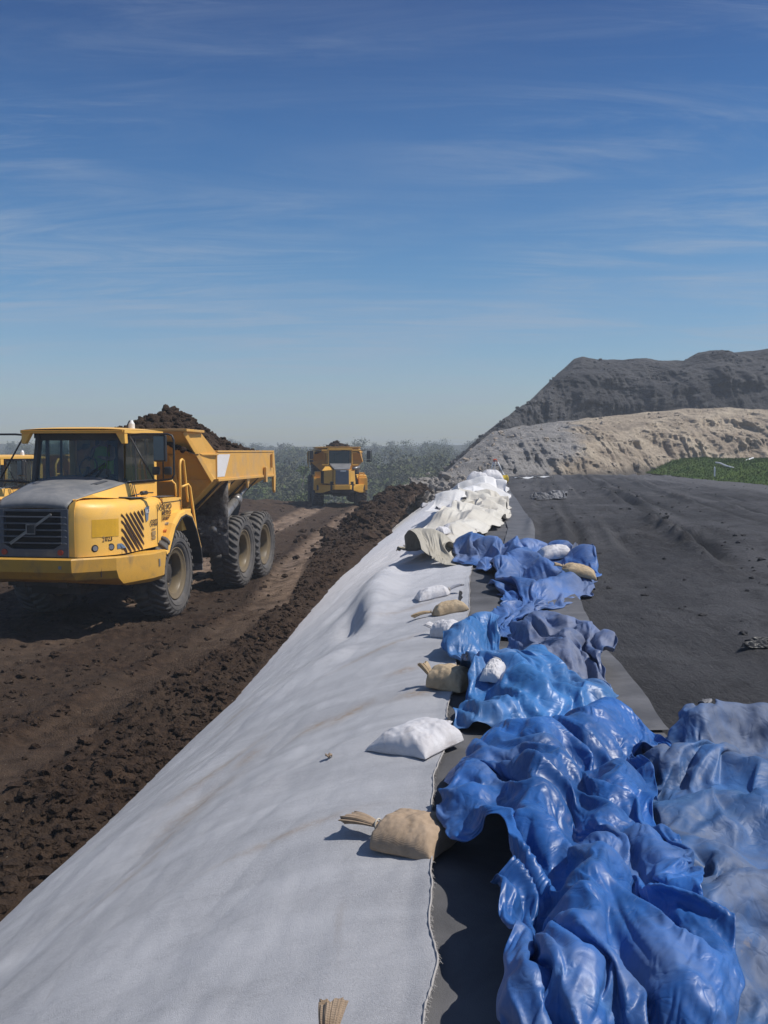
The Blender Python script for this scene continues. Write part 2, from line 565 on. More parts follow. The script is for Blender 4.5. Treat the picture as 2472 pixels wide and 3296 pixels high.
def ash_h(x, y, detail=True):
    h = Zp + .03 * fbm(x * .35, y * .22, 31, 3) - .012
    c = rut_c(x, y)
    env = sstep(11, 17, y) * sstep(-.4, .5, pn(x * .25, y * .09, 40) + .35)
    for off, w, dep in ((0, .20, .17), (.66, .15, .09), (2.1, .18, .12), (2.8, .14, .08), (-1.4, .13, .06), (-2.2, .13, .08), (-2.9, .12, .05), (3.6, .15, .07), (4.6, .15, .08), (5.6, .15, .06)):
        cc = c - off + .12 * pn(y * .12, off * 7.3)
        e2 = env * sstep(-.35, .35, pn(y * .13, off * 5.1 + 3) + .1)
        dep = dep * 1.5
        h = h - dep * np.exp(-(cc / w) ** 2) * e2 + dep * .8 * np.exp(-((cc + w * 1.9) / (w * .8)) ** 2) * e2 * (1 + .6 * pn(x * 4, y * 2.4, 8))
    h = h - .5 * sstep(17.6, 21, x) - 2.5 * sstep(66, 76, y)
    if detail:
        q0 = h
        sc = sstep(.05, .6, pn(x * .5, y * .32, 60) + .25 * pn(x * 2.1, y * 1.7, 61))
        h = h + sc * .06 * np.clip(fbm(x * 4, y * 3, 62, 4), -.3, 1.2) + .022 * fbm(x * 3.0 - y * .5, y * 1.3, 33, 5, .6) + .006 * pn(x * 22, y * 18, 5)
        h = h + .05 * np.exp(-((y - 63) / 4) ** 2) * fbm(x * 1.2, y, 70, 3)
        h = q0 + (h - q0) * sstep(band_x(y) + .05, band_x(y) + .45, x)
    return h


def fab_z(x, y):
    """height of the pale cloth over the bank"""
    b, e = base_x(y), edge_x(y)
    t = np.clip((x - b) / (e - b), 0, 1.2)
    z = -.02 + (Zp + .035) * (1 - (1 - np.clip(t, 0, 1)) ** 1.75)
    return z


def fab_h(x, y):
    b, e = base_x(y), edge_x(y)
    t = np.clip((x - b) / (e - b), 0, 1)
    z = fab_z(x, y)
    m = np.sin(np.pi * np.clip(t, 0, 1)) ** .6
    q = x * .95 - y * .42                                       # folds run obliquely down the bank
    p = x * .42 + y * .95
    z = z + m * (.050 * fbm(q * 1.1, p * .33, 3, 3) + .030 * (np.abs(fbm(q * 2.0, p * .45, 8, 3)) - .3) + .05 * pn(y * .33, x * .4, 5))
    for (x0, y0, x1, y1, hh, w) in ((-1.4, 7.6, .2, 9.3, .05, .12), (-1.9, 5.2, -.2, 7.2, .035, .13), (-.9, 9.8, .4, 11.4, .05, .14), (-1.6, 3.6, -.2, 4.35, .03, .14), (-1.9, 8.6, -.6, 10.2, .04, .1), (-1.5, 4.7, .1, 5.6, .03, .10), (-1.1, 12.5, .5, 15.2, .07, .16)):
        dx, dy = x1 - x0, y1 - y0; L2 = dx * dx + dy * dy
        s = np.clip(((x - x0) * dx + (y - y0) * dy) / L2, 0, 1)
        dd = np.hypot(x - x0 - s * dx, y - y0 - s * dy)
        z = z + hh * np.exp(-(dd / w) ** 2) * np.sin(np.pi * np.clip(s, .02, .98)) ** .5
    # the hump that hides the far part of the crest, with a pucker below it
    z = z + .30 * np.exp(-(((x + .12 - (y - 12.5) * .07) / .30) ** 2 + ((y - 12.6) / 2.4) ** 2))
    z = z - .20 * np.exp(-(((x + .36) / .15) ** 2 + ((y - 10.7) / .8) ** 2)) + .05 * np.exp(-(((x + .15) / .1) ** 2 + ((y - 10.3) / .3) ** 2))
    z = z + .004 * fbm(x * 9, y * 5, 2, 2)
    lift = sstep(.97, 1, t)
    return z * (1 - lift) + lift * (Zp + .03 + .010 * pn(y * 2.2, 4))


def top_z(x, y):
    """what a thing laid at (x, y) rests on"""
    return float(fab_h(np.array(x), np.array(y))) if x < float(edge_x(y)) else float(ash_h(np.array(x), np.array(y), False)) + .03


# ---- materials of the ground
t = NT('dark_soil')
n0 = t.noise(.5, 4); n1 = t.noise(6, 9, .7); n2 = t.noise(30, 6, .7)
c = t.mix(t.ramp(n1, .3, .72), (.020, .012, .008), (.070, .044, .029))
c = t.mix(t.ramp(n0, .4, .65, 0, .5), c, (.060, .042, .030))
c = t.mix(t.ramp(n2, .62, .75, 0, .45), c, (.085, .066, .050))
sp = t.vor(20, vec=t.map((1, 1, 1), loc=(.3, .2, .1)))
pick = t.n.new('ShaderNodeSeparateColor'); t.l.new(t.vor(20, vec=t.map((1, 1, 1), loc=(.3, .2, .1)), out='Color'), pick.inputs[0])
chip = t.math('MULTIPLY', t.ramp(sp, .10, .16, 1, 0), t.ramp(pick.outputs[0], .91, .93))
c = t.mix(chip, c, t.mix(t.ramp(pick.outputs[1], .3, .8), (.30, .26, .2), (.28, .17, .07)))
trk = t.math('MULTIPLY', t.attr('track'), t.ramp(t.noise(2.2, 6, .65), .25, .7))
c = t.mix(trk, c, (.30, .215, .155))
b = t.bump(t.math('ADD', t.noise(26, 9, .78), t.math('MULTIPLY', t.vor(42), .5)), .035, .9)
M['soil'] = t.fin(c, .95, Specular_IOR_Level=.15)

t = NT('grey_ash')
rot = t.map((3, .55, 1), (0, 0, R(9)))
c = t.mix(t.ramp(t.noise(.35, 5, .6, .5), .35, .7), (.050, .049, .053), (.098, .096, .102))
c = t.mix(t.ramp(t.noise(1, 8, .7, .3, rot), .45, .75, 0, .8), c, (.038, .036, .038))
c = t.mix(t.ramp(t.noise(1.1, 9, .75, .6), .50, .62, 0, .6), c, (.028, .027, .028))
c = t.mix(t.ramp(t.noise(7, 9, .8, .3), .52, .7, 0, .6), c, (.13, .125, .125))
c = t.mix(t.math('MULTIPLY', t.attr('pale'), t.ramp(t.noise(3, 7, .7), .2, .6)), c, (.13, .127, .132))
c = t.mix(t.math('MULTIPLY', t.attr('rut'), t.ramp(t.noise(4, 7, .7), .3, .6, .6, 1)), c, (.022, .021, .022))
t.bump(t.math('ADD', t.noise(18, 8, .75), t.math('MULTIPLY', t.noise(1, 7, .7, .3, t.map((22, 3.5, 1), (0, 0, R(9)))), .8)), .07, 1)
M['ash'] = t.fin(c, .88, Specular_IOR_Level=.25)

t = NT('ash_hill_face')
c = t.mix(t.ramp(t.noise(.12, 8, .66, .6), .35, .68), (.068, .067, .071), (.150, .147, .150))
c = t.mix(t.ramp(t.noise(1.1, 9, .75, .2, t.map((1, 1, .6))), .42, .72, 0, .65), c, (.035, .034, .036))
c = t.mix(t.ramp(t.noise(.05, 4, .5), .6, .8, 0, .6), c, (.22, .21, .20))
c = t.mix(t.ramp(t.noise(2.2, 9, .8), .66, .74, 0, .8), c, (.24, .22, .20))
t.bump(t.math('ADD', t.noise(1.3, 12, .72), t.math('MULTIPLY', t.noise(.9, 8, .7, 0, t.map((1.6, 1, .35))), .6)), .9, 1)
M['ash_hill'] = t.fin(c, .95, Specular_IOR_Level=.1)

t = NT('tan_hill_face')
tan = t.attr('tan')
c1 = t.mix(t.ramp(t.noise(.3, 9, .7, .4), .3, .7), (.40, .32, .245), (.74, .62, .47))
c2 = t.mix(t.ramp(t.noise(.4, 8, .7, .4), .3, .7), (.24, .23, .225), (.50, .47, .445))
c = t.mix(t.ramp(t.math('ADD', tan, t.math('MULTIPLY', t.math('SUBTRACT', t.noise(.25, 6), .5), .9)), .35, .65), c2, c1)
c = t.mix(t.ramp(t.noise(.8, 9, .72, .5, t.map((1, 1, .5))), .58, .72, 0, .75), c, (.085, .078, .075))
c = t.mix(t.ramp(t.noise(3.0, 9, .8), .66, .73, 0, .8), c, (.55, .49, .43))
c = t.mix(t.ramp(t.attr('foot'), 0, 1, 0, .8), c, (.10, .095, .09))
t.bump(t.math('ADD', t.noise(1.6, 12, .74), t.math('MULTIPLY', t.noise(1.4, 8, .7, 0, t.map((1.8, 1, .3))), .7)), .7, 1)
M['tan_hill'] = t.fin(c, .95, Specular_IOR_Level=.1)

t = NT('pale_geotextile')
q = t.map((1, 1, 1), (0, 0, R(24)))
c = t.mix(t.ramp(t.noise(1.3, 5, .6, .5, t.map((.5, 2.2, 1), (0, 0, R(66)))), .3, .7), (.25, .252, .272), (.40, .402, .425))
c = t.mix(t.ramp(t.noise(150, 3, .75), .35, .65, 0, .6), c, (.44, .445, .47))
c = t.mix(t.ramp(t.noise(3.5, 8, .75, .5), .5, .75, 0, .35), c, (.20, .20, .215))
c = t.mix(t.ramp(t.noise(90, 5, .8), .62, .8, 0, .35), c, (.20, .195, .205))
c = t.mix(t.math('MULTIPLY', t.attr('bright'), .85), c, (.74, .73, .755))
st = t.math('MULTIPLY', t.attr('stain'), t.ramp(t.noise(20, 7, .8, .3, t.map((1, 1, 1))), .36, .56))
c = t.mix(st, c, (.26, .19, .13))
c = t.mix(t.math('MULTIPLY', t.ramp(t.noise(1, 7, .72, .4, t.map((9, .9, 1), (0, 0, R(-24)))), .62, .74), .28), c, (.24, .20, .17))
c = t.mix(t.ramp(t.noise(38, 5, .8), .73, .76, 0, .8), c, (.16, .10, .06))
t.bump(t.math('ADD', t.noise(320, 2), t.math('MULTIPLY', t.noise(45, 7, .75), 1.2)), .0045, .8)
M['fabric'] = t.fin(c, .9, Specular_IOR_Level=.15, Sheen_Weight=.25, Sheen_Roughness=.4)

t = NT('black_geotextile')
c = t.mix(t.ramp(t.noise(1.6, 6, .65, .4), .3, .7), (.065, .065, .070), (.125, .124, .132))
c = t.mix(t.ramp(t.noise(7, 7, .7), .55, .75, 0, .5), c, (.12, .115, .11))
c = t.mix(t.ramp(t.noise(180, 3, .7), .6, .8, 0, .4), c, (.14, .135, .13))
t.bump(t.math('ADD', t.noise(200, 3), t.math('MULTIPLY', t.noise(14, 5), 1.5)), .004, .6)
M['band'] = t.fin(c, .8, Specular_IOR_Level=.3)
t = NT('grey_geotextile_strip')
c = t.mix(t.ramp(t.noise(3, 6, .65, .4), .3, .7), (.075, .073, .075), (.125, .122, .125))
c = t.mix(t.ramp(t.noise(2, 4, .6, .2, t.map((.4, 3, 1))), .5, .7, 0, .5), c, (.18, .175, .18))
t.bump(t.noise(30, 5), .004, .6)
M['strip'] = t.fin(c, .6)


def stains(X, Y):
    s = np.zeros_like(X)
    for px, py, a, b, ang, k in ((1120, 2290, .22, .055, 50, 1.0), (1010, 2330, .14, .05, 50, .9), (700, 2465, .42, .05, 62, .85), (640, 2565, .30, .08, 62, .8), (1340, 2235, .16, .07, 30, .8), (1220, 2105, .45, .04, 45, .8), (800, 2425, .12, .04, 60, .6), (560, 2650, .3, .04, 60, .5), (930, 2700, .3, .03, 20, .6), (1310, 1960, .5, .06, 40, .5), (760, 2270, .15, .05, 60, .7), (720, 2320, .2, .04, 60, .5), (1300, 2160, .12, .05, 30, .8), (420, 2800, .3, .04, 55, .5)):
        # walk down the sight line to where it meets the cloth
        z = 1.2
        for _ in range(8):
            p = pixz(px, py, z); z = .6 * z + .4 * float(fab_z(np.array(p[0]), np.array(p[1])))
        c_, s_ = math.cos(R(ang)), math.sin(R(ang))
        u = (X - p[0]) * c_ + (Y - p[1]) * s_; v = -(X - p[0]) * s_ + (Y - p[1]) * c_
        s = np.maximum(s, k * np.exp(-((u / a) ** 2 + (v / (b * 1.4)) ** 2)))
    return s


# ---- meshes of the ground
ys = np.concatenate([np.linspace(-4, 3.9, 60), np.geomspace(4, 90, 620)])
us = np.linspace(0, 1, 520) ** .75
x_hi = base_x(ys) + .55 + 6 * sstep(62, 70, ys)
x_lo = -(ys.clip(0) * .75 + 7)
X = x_hi[:, None] - (x_hi - x_lo)[:, None] * (1 - us[None])
Y = np.repeat(ys[:, None], X.shape[1], 1)
Z = soil_h(X, Y)
me = ensure_mesh('ground', np.stack([X, Y, Z], -1), grid_faces(*X.shape), M['soil'])
t1, t2 = np.abs(X - lug_c(Y)), np.abs(X - lug_c2(Y))
set_attr(me, 'track', np.maximum((1 - sstep(.2, .6, t1)), (1 - sstep(.3, .8, t2))) * (.14 + .80 * sstep(14, 25, Y)) + .12 * sstep(22, 40, Y))
link('ground', me, kind='structure')

# the low country beyond, out to the horizon
gx = np.sinh(np.linspace(-4.2, 4.2, 140)) * 45; gy = np.concatenate([np.linspace(-260, 40, 30), 40 + np.geomspace(4, 3600, 120)])
X, Y = np.meshgrid(gx, gy)
Z = -9.5 + 1.6 * fbm(X * .012, Y * .012, 2, 4) + 18 * sstep(500, 1100, Y) * (1 + .35 * fbm(X * .002, Y * .002, 5, 3))
Z = np.where((Y < 80) & (Y > -30) & (np.abs(X) < 70), Z - 1.5, Z)
t = NT('wooded_country')
c = t.mix(t.ramp(t.noise(.02, 8, .7), .3, .7), (.045, .055, .028), (.085, .085, .055))
c = t.mix(t.ramp(t.noise(.15, 8, .75), .45, .7, 0, .6), c, (.10, .095, .075))
t.bump(t.noise(.2, 8, .75), 3, 1)
M['valley'] = t.fin(c, .95)
link('valley', ensure_mesh('valley', np.stack([X, Y, Z], -1), grid_faces(*X.shape), M['valley']), kind='structure')

# ash platform
ys = np.concatenate([np.linspace(-4, 2.9, 40), np.geomspace(3, 78, 520)])
us = np.linspace(0, 1, 420) ** 1.25
x0 = edge_x(ys) - .12
X = x0[:, None] + (us[None] * (ys.clip(0) * .75 + 9)[:, None])
Y = np.repeat(ys[:, None], X.shape[1], 1)
Z = ash_h(X, Y)
me = ensure_mesh('ash_ground', np.stack([X, Y, Z], -1), grid_faces(*X.shape), M['ash'])
pale_v = np.maximum(sstep(14.0, 14.8, X + .3 * pn(Y * .3, X)) * (1 - .3 * sstep(17, 19, X)) * sstep(20, 30, Y), .35 * np.exp(-(((X - 2.35) / .45) ** 2 + ((Y - 7.6) / 1.0) ** 2)))
set_attr(me, 'pale', pale_v)
_c = rut_c(X, Y)
_r = sum(k * np.exp(-((_c - off + .12 * pn(Y * .12, off * 7.3)) / w) ** 2) for off, w, k in ((0, .22, 1), (.66, .16, .7), (2.1, .18, .8), (2.8, .14, .6), (-2.2, .14, .5), (4.6, .15, .5)))
_l = sum(k * np.exp(-((_c - off + .3 * pn(Y * .08, off)) / w) ** 2) for off, w, k in ((.33, .3, .9), (2.45, .4, .8), (-1.8, .4, .8), (5.1, .5, .7), (-3.6, .5, .7), (7.2, .6, .6)))
me.attributes['pale'].data.foreach_set('value', np.maximum(pale_v, np.clip(_l, 0, .9) * sstep(9, 16, Y) * sstep(-.3, .5, pn(X * .5, Y * .15, 45) + .2)).astype(np.float32).ravel())
set_attr(me, 'rut', np.clip(_r, 0, 1) * sstep(11, 17, Y) * sstep(-.4, .3, pn(X * .4, Y * .12, 41) + .2))
link('ash_ground', me, kind='structure')

# pale cloth over the bank
ys = np.concatenate([np.linspace(-3, 2.3, 30), np.geomspace(2.32, 66, 620)])
us = np.linspace(0, 1, 230)
B, E = base_x(ys), edge_x(ys) + .006 * pn(ys * 9, 3.3) + .012 * pn(ys * 2.1, 7.7)
B = B + .05 * pn(ys * .9, 9.1) + .03 * pn(ys * 3.1, 4.4)
X = B[:, None] + (E - B)[:, None] * us[None]
Y = np.repeat(ys[:, None], X.shape[1], 1)
Z = fab_h(X, Y)
low = np.minimum(soil_h(X[:, :12], Y[:, :12], False), 9) * .55
Z[:, :12] = np.maximum(Z[:, :12], np.where(Y[:, :12] < 24, low, -9))
me = ensure_mesh('geotextile_sheet', np.stack([X, Y, Z], -1), grid_faces(*X.shape), M['fabric'])
set_attr(me, 'stain', stains(X, Y))
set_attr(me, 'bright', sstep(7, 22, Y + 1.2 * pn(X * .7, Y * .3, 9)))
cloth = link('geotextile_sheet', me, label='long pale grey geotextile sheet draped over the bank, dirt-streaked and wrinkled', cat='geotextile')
mb = MB()
pts = [(float(E[i]) - .004, float(ys[i]), float(Z[i, -1]) + .003 + .003 * math.sin(i * 1.7)) for i in range(26, 560, 2)]
mb.tube(pts, .0038, 6)
for i in range(1100):
    y = 2.3 * (14 / 2.3) ** rnd.random(); e = float(np.interp(y, ys, E)); z = float(np.interp(y, ys, Z[:, -1]))
    a = rnd.uniform(-1.5, 1.5); L = rnd.uniform(.004, .017)
    p = Vector((e - .004, y, z)); q = p + Vector((L * math.cos(a), L * math.sin(a), rnd.uniform(-.012, .006)))
    mb.tube([p, (p + q) / 2 + Vector((0, 0, .004)), q], .0011, 3, cap=False)
mb.build('frayed_edge', simple('pale_thread', (.38, .36, .35), .9), cloth, True)

# dark cloth band under the tarps and the paler strip along its right side
ys2 = np.concatenate([np.linspace(-3, 3, 30), np.geomspace(3.02, 60, 420)])
us = np.linspace(0, 1, 60)
x0, x1 = edge_x(ys2) - .35, band_x(ys2) + .02 * pn(ys2 * 1.7, 1.1)
x0 = np.minimum(x0, x1 - .2)
X = x0[:, None] + (x1 - x0)[:, None] * us[None]; Y = np.repeat(ys2[:, None], 60, 1)
Z = ash_h(X, Y, False) + .016 + .012 * fbm(X * 1.2, Y * 2.0, 77, 3) * np.sin(np.pi * us)[None] ** .5 + .03 * np.exp(-(((X - .75) / .5) ** 2 + ((Y - 3.4) / .12) ** 2))
Z = np.where(X < edge_x(Y) - .02, np.minimum(Z, fab_h(X, Y) - .03), Z)
link('drainage_fabric', ensure_mesh('drainage_fabric', np.stack([X, Y, Z], -1), grid_faces(*X.shape), M['band']), label='long dark grey fabric band lying flat beneath the blue tarps', cat='fabric band')
ys3 = np.linspace(5.6, 12.6, 120)
us = np.linspace(0, 1, 16)
x1 = band_x(ys3) + .035 + .02 * pn(ys3 * 1.3, 5); x0 = x1 - .36 + .03 * pn(ys3 * 1.1, 9)
X = x0[:, None] + (x1 - x0)[:, None] * us[None]; Y = np.repeat(ys3[:, None], 16, 1)
Z = ash_h(X, Y, False) + .034 + .010 * fbm(X * 2, Y * 1.6, 79, 3)
link('fabric_strip', ensure_mesh('fabric_strip', np.stack([X, Y, Z], -1), grid_faces(*X.shape), M['strip']), label='narrow lighter grey strip along the right edge of the dark fabric', cat='fabric strip')
ys3 = np.linspace(15.5, 46, 120)
x1 = band_x(ys3) + .05; x0 = x1 - .5 - .03 * (ys3 - 15) * .3
X = x0[:, None] + (x1 - x0)[:, None] * us[None]; Y = np.repeat(ys3[:, None], 16, 1)
Z = ash_h(X, Y, False) + .04 + .015 * fbm(X * 1.5, Y * .9, 83, 3)
link('fabric_strip', ensure_mesh('fabric_strip', np.stack([X, Y, Z], -1), grid_faces(*X.shape), M['strip']), label='long greyer strip of fabric running past the cream tarp into the distance', cat='fabric strip')


# ---- hills
def resample(pts, n):
    p = np.array(pts, float); d = np.r_[0, np.cumsum(np.linalg.norm(np.diff(p, axis=0), axis=1))]
    t_ = np.linspace(0, d[-1], n)
    return np.stack([np.interp(t_, d, p[:, k]) for k in range(3)], 1)


def hill(name, top, bot, mat, amp, fr, seed, nx=420, ny=150, bulge=.25, back=18, attrs=None, rough_top=1., gully=1.):
    T, Bm = resample([pix(*q) for q in top], nx), resample([pix(*q) for q in bot], nx)
    v = np.linspace(0, 1, ny)[:, None, None]
    P = Bm[None] * (1 - v) + T[None] * v
    vv = np.linspace(0, 1, ny)[:, None]
    arch = np.sin(np.pi * vv) * bulge * np.linalg.norm(T - Bm, axis=1)[None]
    x, y, z = P[..., 0], P[..., 1], P[..., 2]
    n = fbm(x * fr, z * fr * 1.4 + y * fr * .5, seed, 6, .55)
    r = 1 - np.abs(fbm(x * fr * .7, z * fr * .5 + y * fr * .3, seed + 9, 4, .5))
    gul = np.abs(fbm(x * fr * 2.6 + .8 * pn(x * fr, z * fr, seed), vv * 1.3 + 0 * x, seed + 21, 4, .55))
    ledge = pn(x * fr * .35, z * fr * 2.6 + .6 * pn(x * fr, 0 * x, seed), seed + 31)
    m = (.25 + .75 * np.sin(np.pi * np.clip(vv * .93 + .04, 0, 1)) ** .7)
    y = y - arch * .6 - (n * amp + (r - .6) * amp * .8 + (.35 - gul) * -gully * amp + ledge * amp * .45) * m
    z = z + arch * .25 + n * amp * .22 * rough_top * (vv ** .5)
    tx, ty, tz = x[-1], y[-1], z[-1]
    rows = [(x, y, z)]
    bx, by, bz = [], [], []
    for k in range(1, 26):
        s = k / 25
        bx.append(tx + 1.5 * s); by.append(ty + back * s); bz.append(tz - (tz + 10) * s ** 2.2 + .25 * amp * fbm(tx * fr, ty * 0 + s * 5, seed + 3, 3) * (1 - s))
    X = np.concatenate([x, np.array(bx)]); Y = np.concatenate([y, np.array(by)]); Z = np.concatenate([z, np.array(bz)])
    me = ensure_mesh(name, np.stack([X, Y, Z], -1), grid_faces(*X.shape), mat)
    if attrs:
        for k, f in attrs.items():
            set_attr(me, k, f(X, Y, Z, np.concatenate([vv + 0 * x, np.ones((25, nx))])))
    return link(name, me, kind='structure')


hill('ash_hill',
     [(1340, 1612, 84), (1425, 1532, 86), (1488, 1468, 88), (1531, 1432, 90), (1600, 1379, 94), (1654, 1343, 97), (1715, 1296, 100), (1749, 1249, 103), (1795, 1200, 106), (1823, 1181, 107), (1850, 1157, 108), (1877, 1149, 108), (1900, 1153, 108), (2000, 1157, 108), (2080, 1158, 108), (2150, 1161, 108), (2200, 1161, 110), (2222, 1148, 111), (2250, 1135, 112), (2275, 1133, 112), (2305, 1125, 112), (2330, 1125, 112), (2360, 1134, 112), (2420, 1132, 112), (2472, 1122, 112), (2600, 1115, 113), (3100, 1080, 115)],
     [(1345, 1640, 70), (1430, 1560, 73), (1500, 1490, 78), (1590, 1412, 84), (1729, 1390, 91), (1823, 1380, 93), (1959, 1366, 95), (2060, 1358, 95), (2216, 1343, 95), (2472, 1345, 93), (3100, 1345, 92)],
     M['ash_hill'], 1.15, .20, 3, nx=620, ny=190, rough_top=.55)
TOPT = [(1325, 1610, 60), (1350, 1586, 60), (1411, 1541, 64), (1451, 1504, 68), (1492, 1466, 72), (1533, 1433, 76), (1587, 1389, 82), (1650, 1377, 85), (1729, 1364, 88), (1823, 1354, 90), (1900, 1347, 91), (1959, 1340, 92), (2060, 1330, 92), (2216, 1317, 92), (2350, 1315, 91), (2472, 1320, 90), (3100, 1320, 88)]
hill('tan_hill', TOPT,
     [(1290, 1640, 54), (1380, 1615, 55), (1450, 1580, 56), (1560, 1562, 60), (1700, 1550, 64), (1823, 1545, 66), (1992, 1540, 68), (2094, 1530, 72), (2300, 1510, 78), (2472, 1500, 80), (3100, 1490, 80)],
     M['tan_hill'], .85, .30, 8, gully=1.7, nx=640, ny=170, back=10, rough_top=.6,
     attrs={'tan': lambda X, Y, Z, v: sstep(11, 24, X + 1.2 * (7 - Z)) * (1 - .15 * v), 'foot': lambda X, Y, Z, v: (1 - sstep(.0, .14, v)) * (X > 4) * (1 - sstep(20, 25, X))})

t = NT('sandy_bank'); c = t.mix(t.ramp(t.noise(.8, 8, .7), .3, .7), (.26, .19, .125), (.40, .31, .22)); t.bump(t.noise(3, 8, .7), .2)
M['sand'] = t.fin(c, .95)
hill('sand_bank', [(2080, 1502, 84), (2180, 1470, 86), (2300, 1460, 86), (2472, 1450, 84), (3100, 1430, 80)], [(2070, 1530, 80), (2180, 1500, 82), (2300, 1495, 82), (2472, 1490, 80), (3100, 1480, 76)], M['sand'], .25, .5, 5, nx=160, ny=30, back=4)
t = NT('turf'); c = t.mix(t.ramp(t.noise(.45, 8, .7, .4), .35, .65), (.055, .105, .018), (.12, .18, .035)); c = t.mix(t.ramp(t.noise(.9, 8, .75), .52, .75, 0, .7), c, (.12, .10, .05)); t.bump(t.noise(9, 8, .8), .15)
M['turf'] = t.fin(c, .95, Specular_IOR_Level=.1)
turf_top = [(2085, 1514, 80), (2130, 1494, 80), (2180, 1474, 80), (2260, 1472, 78), (2330, 1477, 76), (2472, 1476, 72), (3100, 1466, 64)]
turf_bot = [(2060, 1520, 74), (2180, 1532, 66), (2300, 1550, 58), (2390, 1566, 53), (2472, 1572, 50), (3100, 1600, 42)]
hill('grass_mound', turf_top, turf_bot, M['turf'], .12, .5, 15, nx=220, ny=60, back=3, bulge=.08)
mb = MB()
TT, TB = resample([pix(*q) for q in turf_top], 200), resample([pix(*q) for q in turf_bot], 200)
for _ in range(16000):
    i = rnd.randrange(200); v = rnd.random()
    p = TB[i] * (1 - v) + TT[i] * v
    L = float(np.linalg.norm(TT[i] - TB[i])); a = math.sin(math.pi * v) * .08 * L
    p = Vector(p) + Vector((rnd.uniform(-.2, .2), -a * .6, a * .25))
    h = rnd.uniform(.04, .15); w = rnd.uniform(.02, .05); an = rnd.uniform(0, 3.14)
    d = Vector((math.cos(an) * w, math.sin(an) * w, 0)); tip = Vector((rnd.uniform(-.1, .1), rnd.uniform(-.1, .1), h))
    mb.add([p - d, p + d, p + tip], [(0, 1, 2)])
tag(mb.build('grass', M['turf']), 'short rough green grass on the mound at the right', 'grass', kind='stuff')


# ---------------------------------------------------------------- articulated dump trucks (local: forward -Y, left side +X)
def tyre_mesh(rad=.81, w=.62):
    mb = MB()
    h = w / 2
    prof = [(-h * .72, rad * .60), (-h * .93, rad * .68), (-h, rad * .80), (-h * .96, rad * .90), (-h * .84, rad * .955), (-h * .5, rad * .965), (0, rad * .968), (h * .5, rad * .965), (h * .84, rad * .955), (h * .96, rad * .90), (h, rad * .80), (h * .93, rad * .68), (h * .86, rad * .635), (h * .80, rad * .625), (h * .72, rad * .60)]
    mb.lathe_x(prof, 72)
    for rr in (.84, .74):                                     # moulded rings on the outer wall
        mb.lathe_x([(h * .985, rad * (rr - .008)), (h * 1.012, rad * rr), (h * .985, rad * (rr + .008))], 72)
    n = 30
    for i in range(n):
        for s in (-1, 1):
            a0 = 2 * math.pi * (i + (.5 if s > 0 else 0)) / n
            V, F = [], []
            st = [(.02, .10, .0), (.45, .09, .05), (.85, .075, .16), (1.0, .07, .20), (1.025, .06, .21)]
            rt = [1.0, 1.0, .985, .93, .875]; rb = [.95, .95, .94, .89, .86]
            for k, (xf, da, sh) in enumerate(st):
                for r_ in (rb[k], rt[k]):
                    for q in (-1, 1):
                        a = a0 + sh + q * da * .62
                        V.append((s * xf * h, rad * r_ * math.cos(a), rad * r_ * math.sin(a)))
            for k in range(len(st) - 1):
                o = k * 4
                F += [(o + 2, o + 3, o + 7, o + 6), (o, o + 2, o + 6, o + 4), (o + 1, o + 5, o + 7, o + 3)]
            o = (len(st) - 1) * 4
            F += [(0, 1, 3, 2), (o, o + 2, o + 3, o + 1)]
            mb.add(V, F)
    return ensure_mesh('tyre', mb.v, mb.f, [M['rubber']], False)


def rim_mesh(rad=.81, w=.62, mat='rim'):
    mb = MB(); h = w / 2
    mb.lathe_x([(h * .74, rad * .61), (h * .84, rad * .60), (h * .80, rad * .575), (h * .73, rad * .555), (h * .72, rad * .48), (h * .66, rad * .45), (h * .12, rad * .44)], 48)
    mb.lathe_x([(h * .12, rad * .44), (h * .05, rad * .40), (h * .05, rad * .24), (h * .30, rad * .22), (h * .36, rad * .15), (h * .40, 0)], 48, m=1)  # disc in the dark chassis colour, painting in the shade inside the wheel
    for i in range(12):
        a = 2 * math.pi * i / 12
        c = (h * .08, rad * .33 * math.cos(a), rad * .33 * math.sin(a))
        mb.tube([(c[0] - .03, c[1], c[2]), (c[0] + .03, c[1], c[2])], .018, 6)
    mb.lathe_x([(-h * .8, rad * .6), (-h * .6, rad * .5), (-h * .5, rad * .2), (-h * .5, 0)], 32)
    return ensure_mesh('rim', mb.v, mb.f, [M[mat], M['chassis']], False, mb.m)


TYRE, RIM = tyre_mesh(), rim_mesh()
for me_ in (TYRE, RIM):
    me_.polygons.foreach_set('use_smooth', np.full(len(me_.polygons), True)); me_.update()


def wheels(root, spots, scale=1):
    for k, (x, y, side) in enumerate(spots):
        w = bpy.data.objects.new('wheel', None); COL.objects.link(w); w.parent = root
        w.location = (x, y, .81 * scale); w.rotation_euler = (k * 1.1 if side > 0 else -k * 1.3, 0, 0 if side > 0 else math.pi); w.scale = (scale,) * 3
        link('tyre', TYRE, w); link('rim', RIM, w)


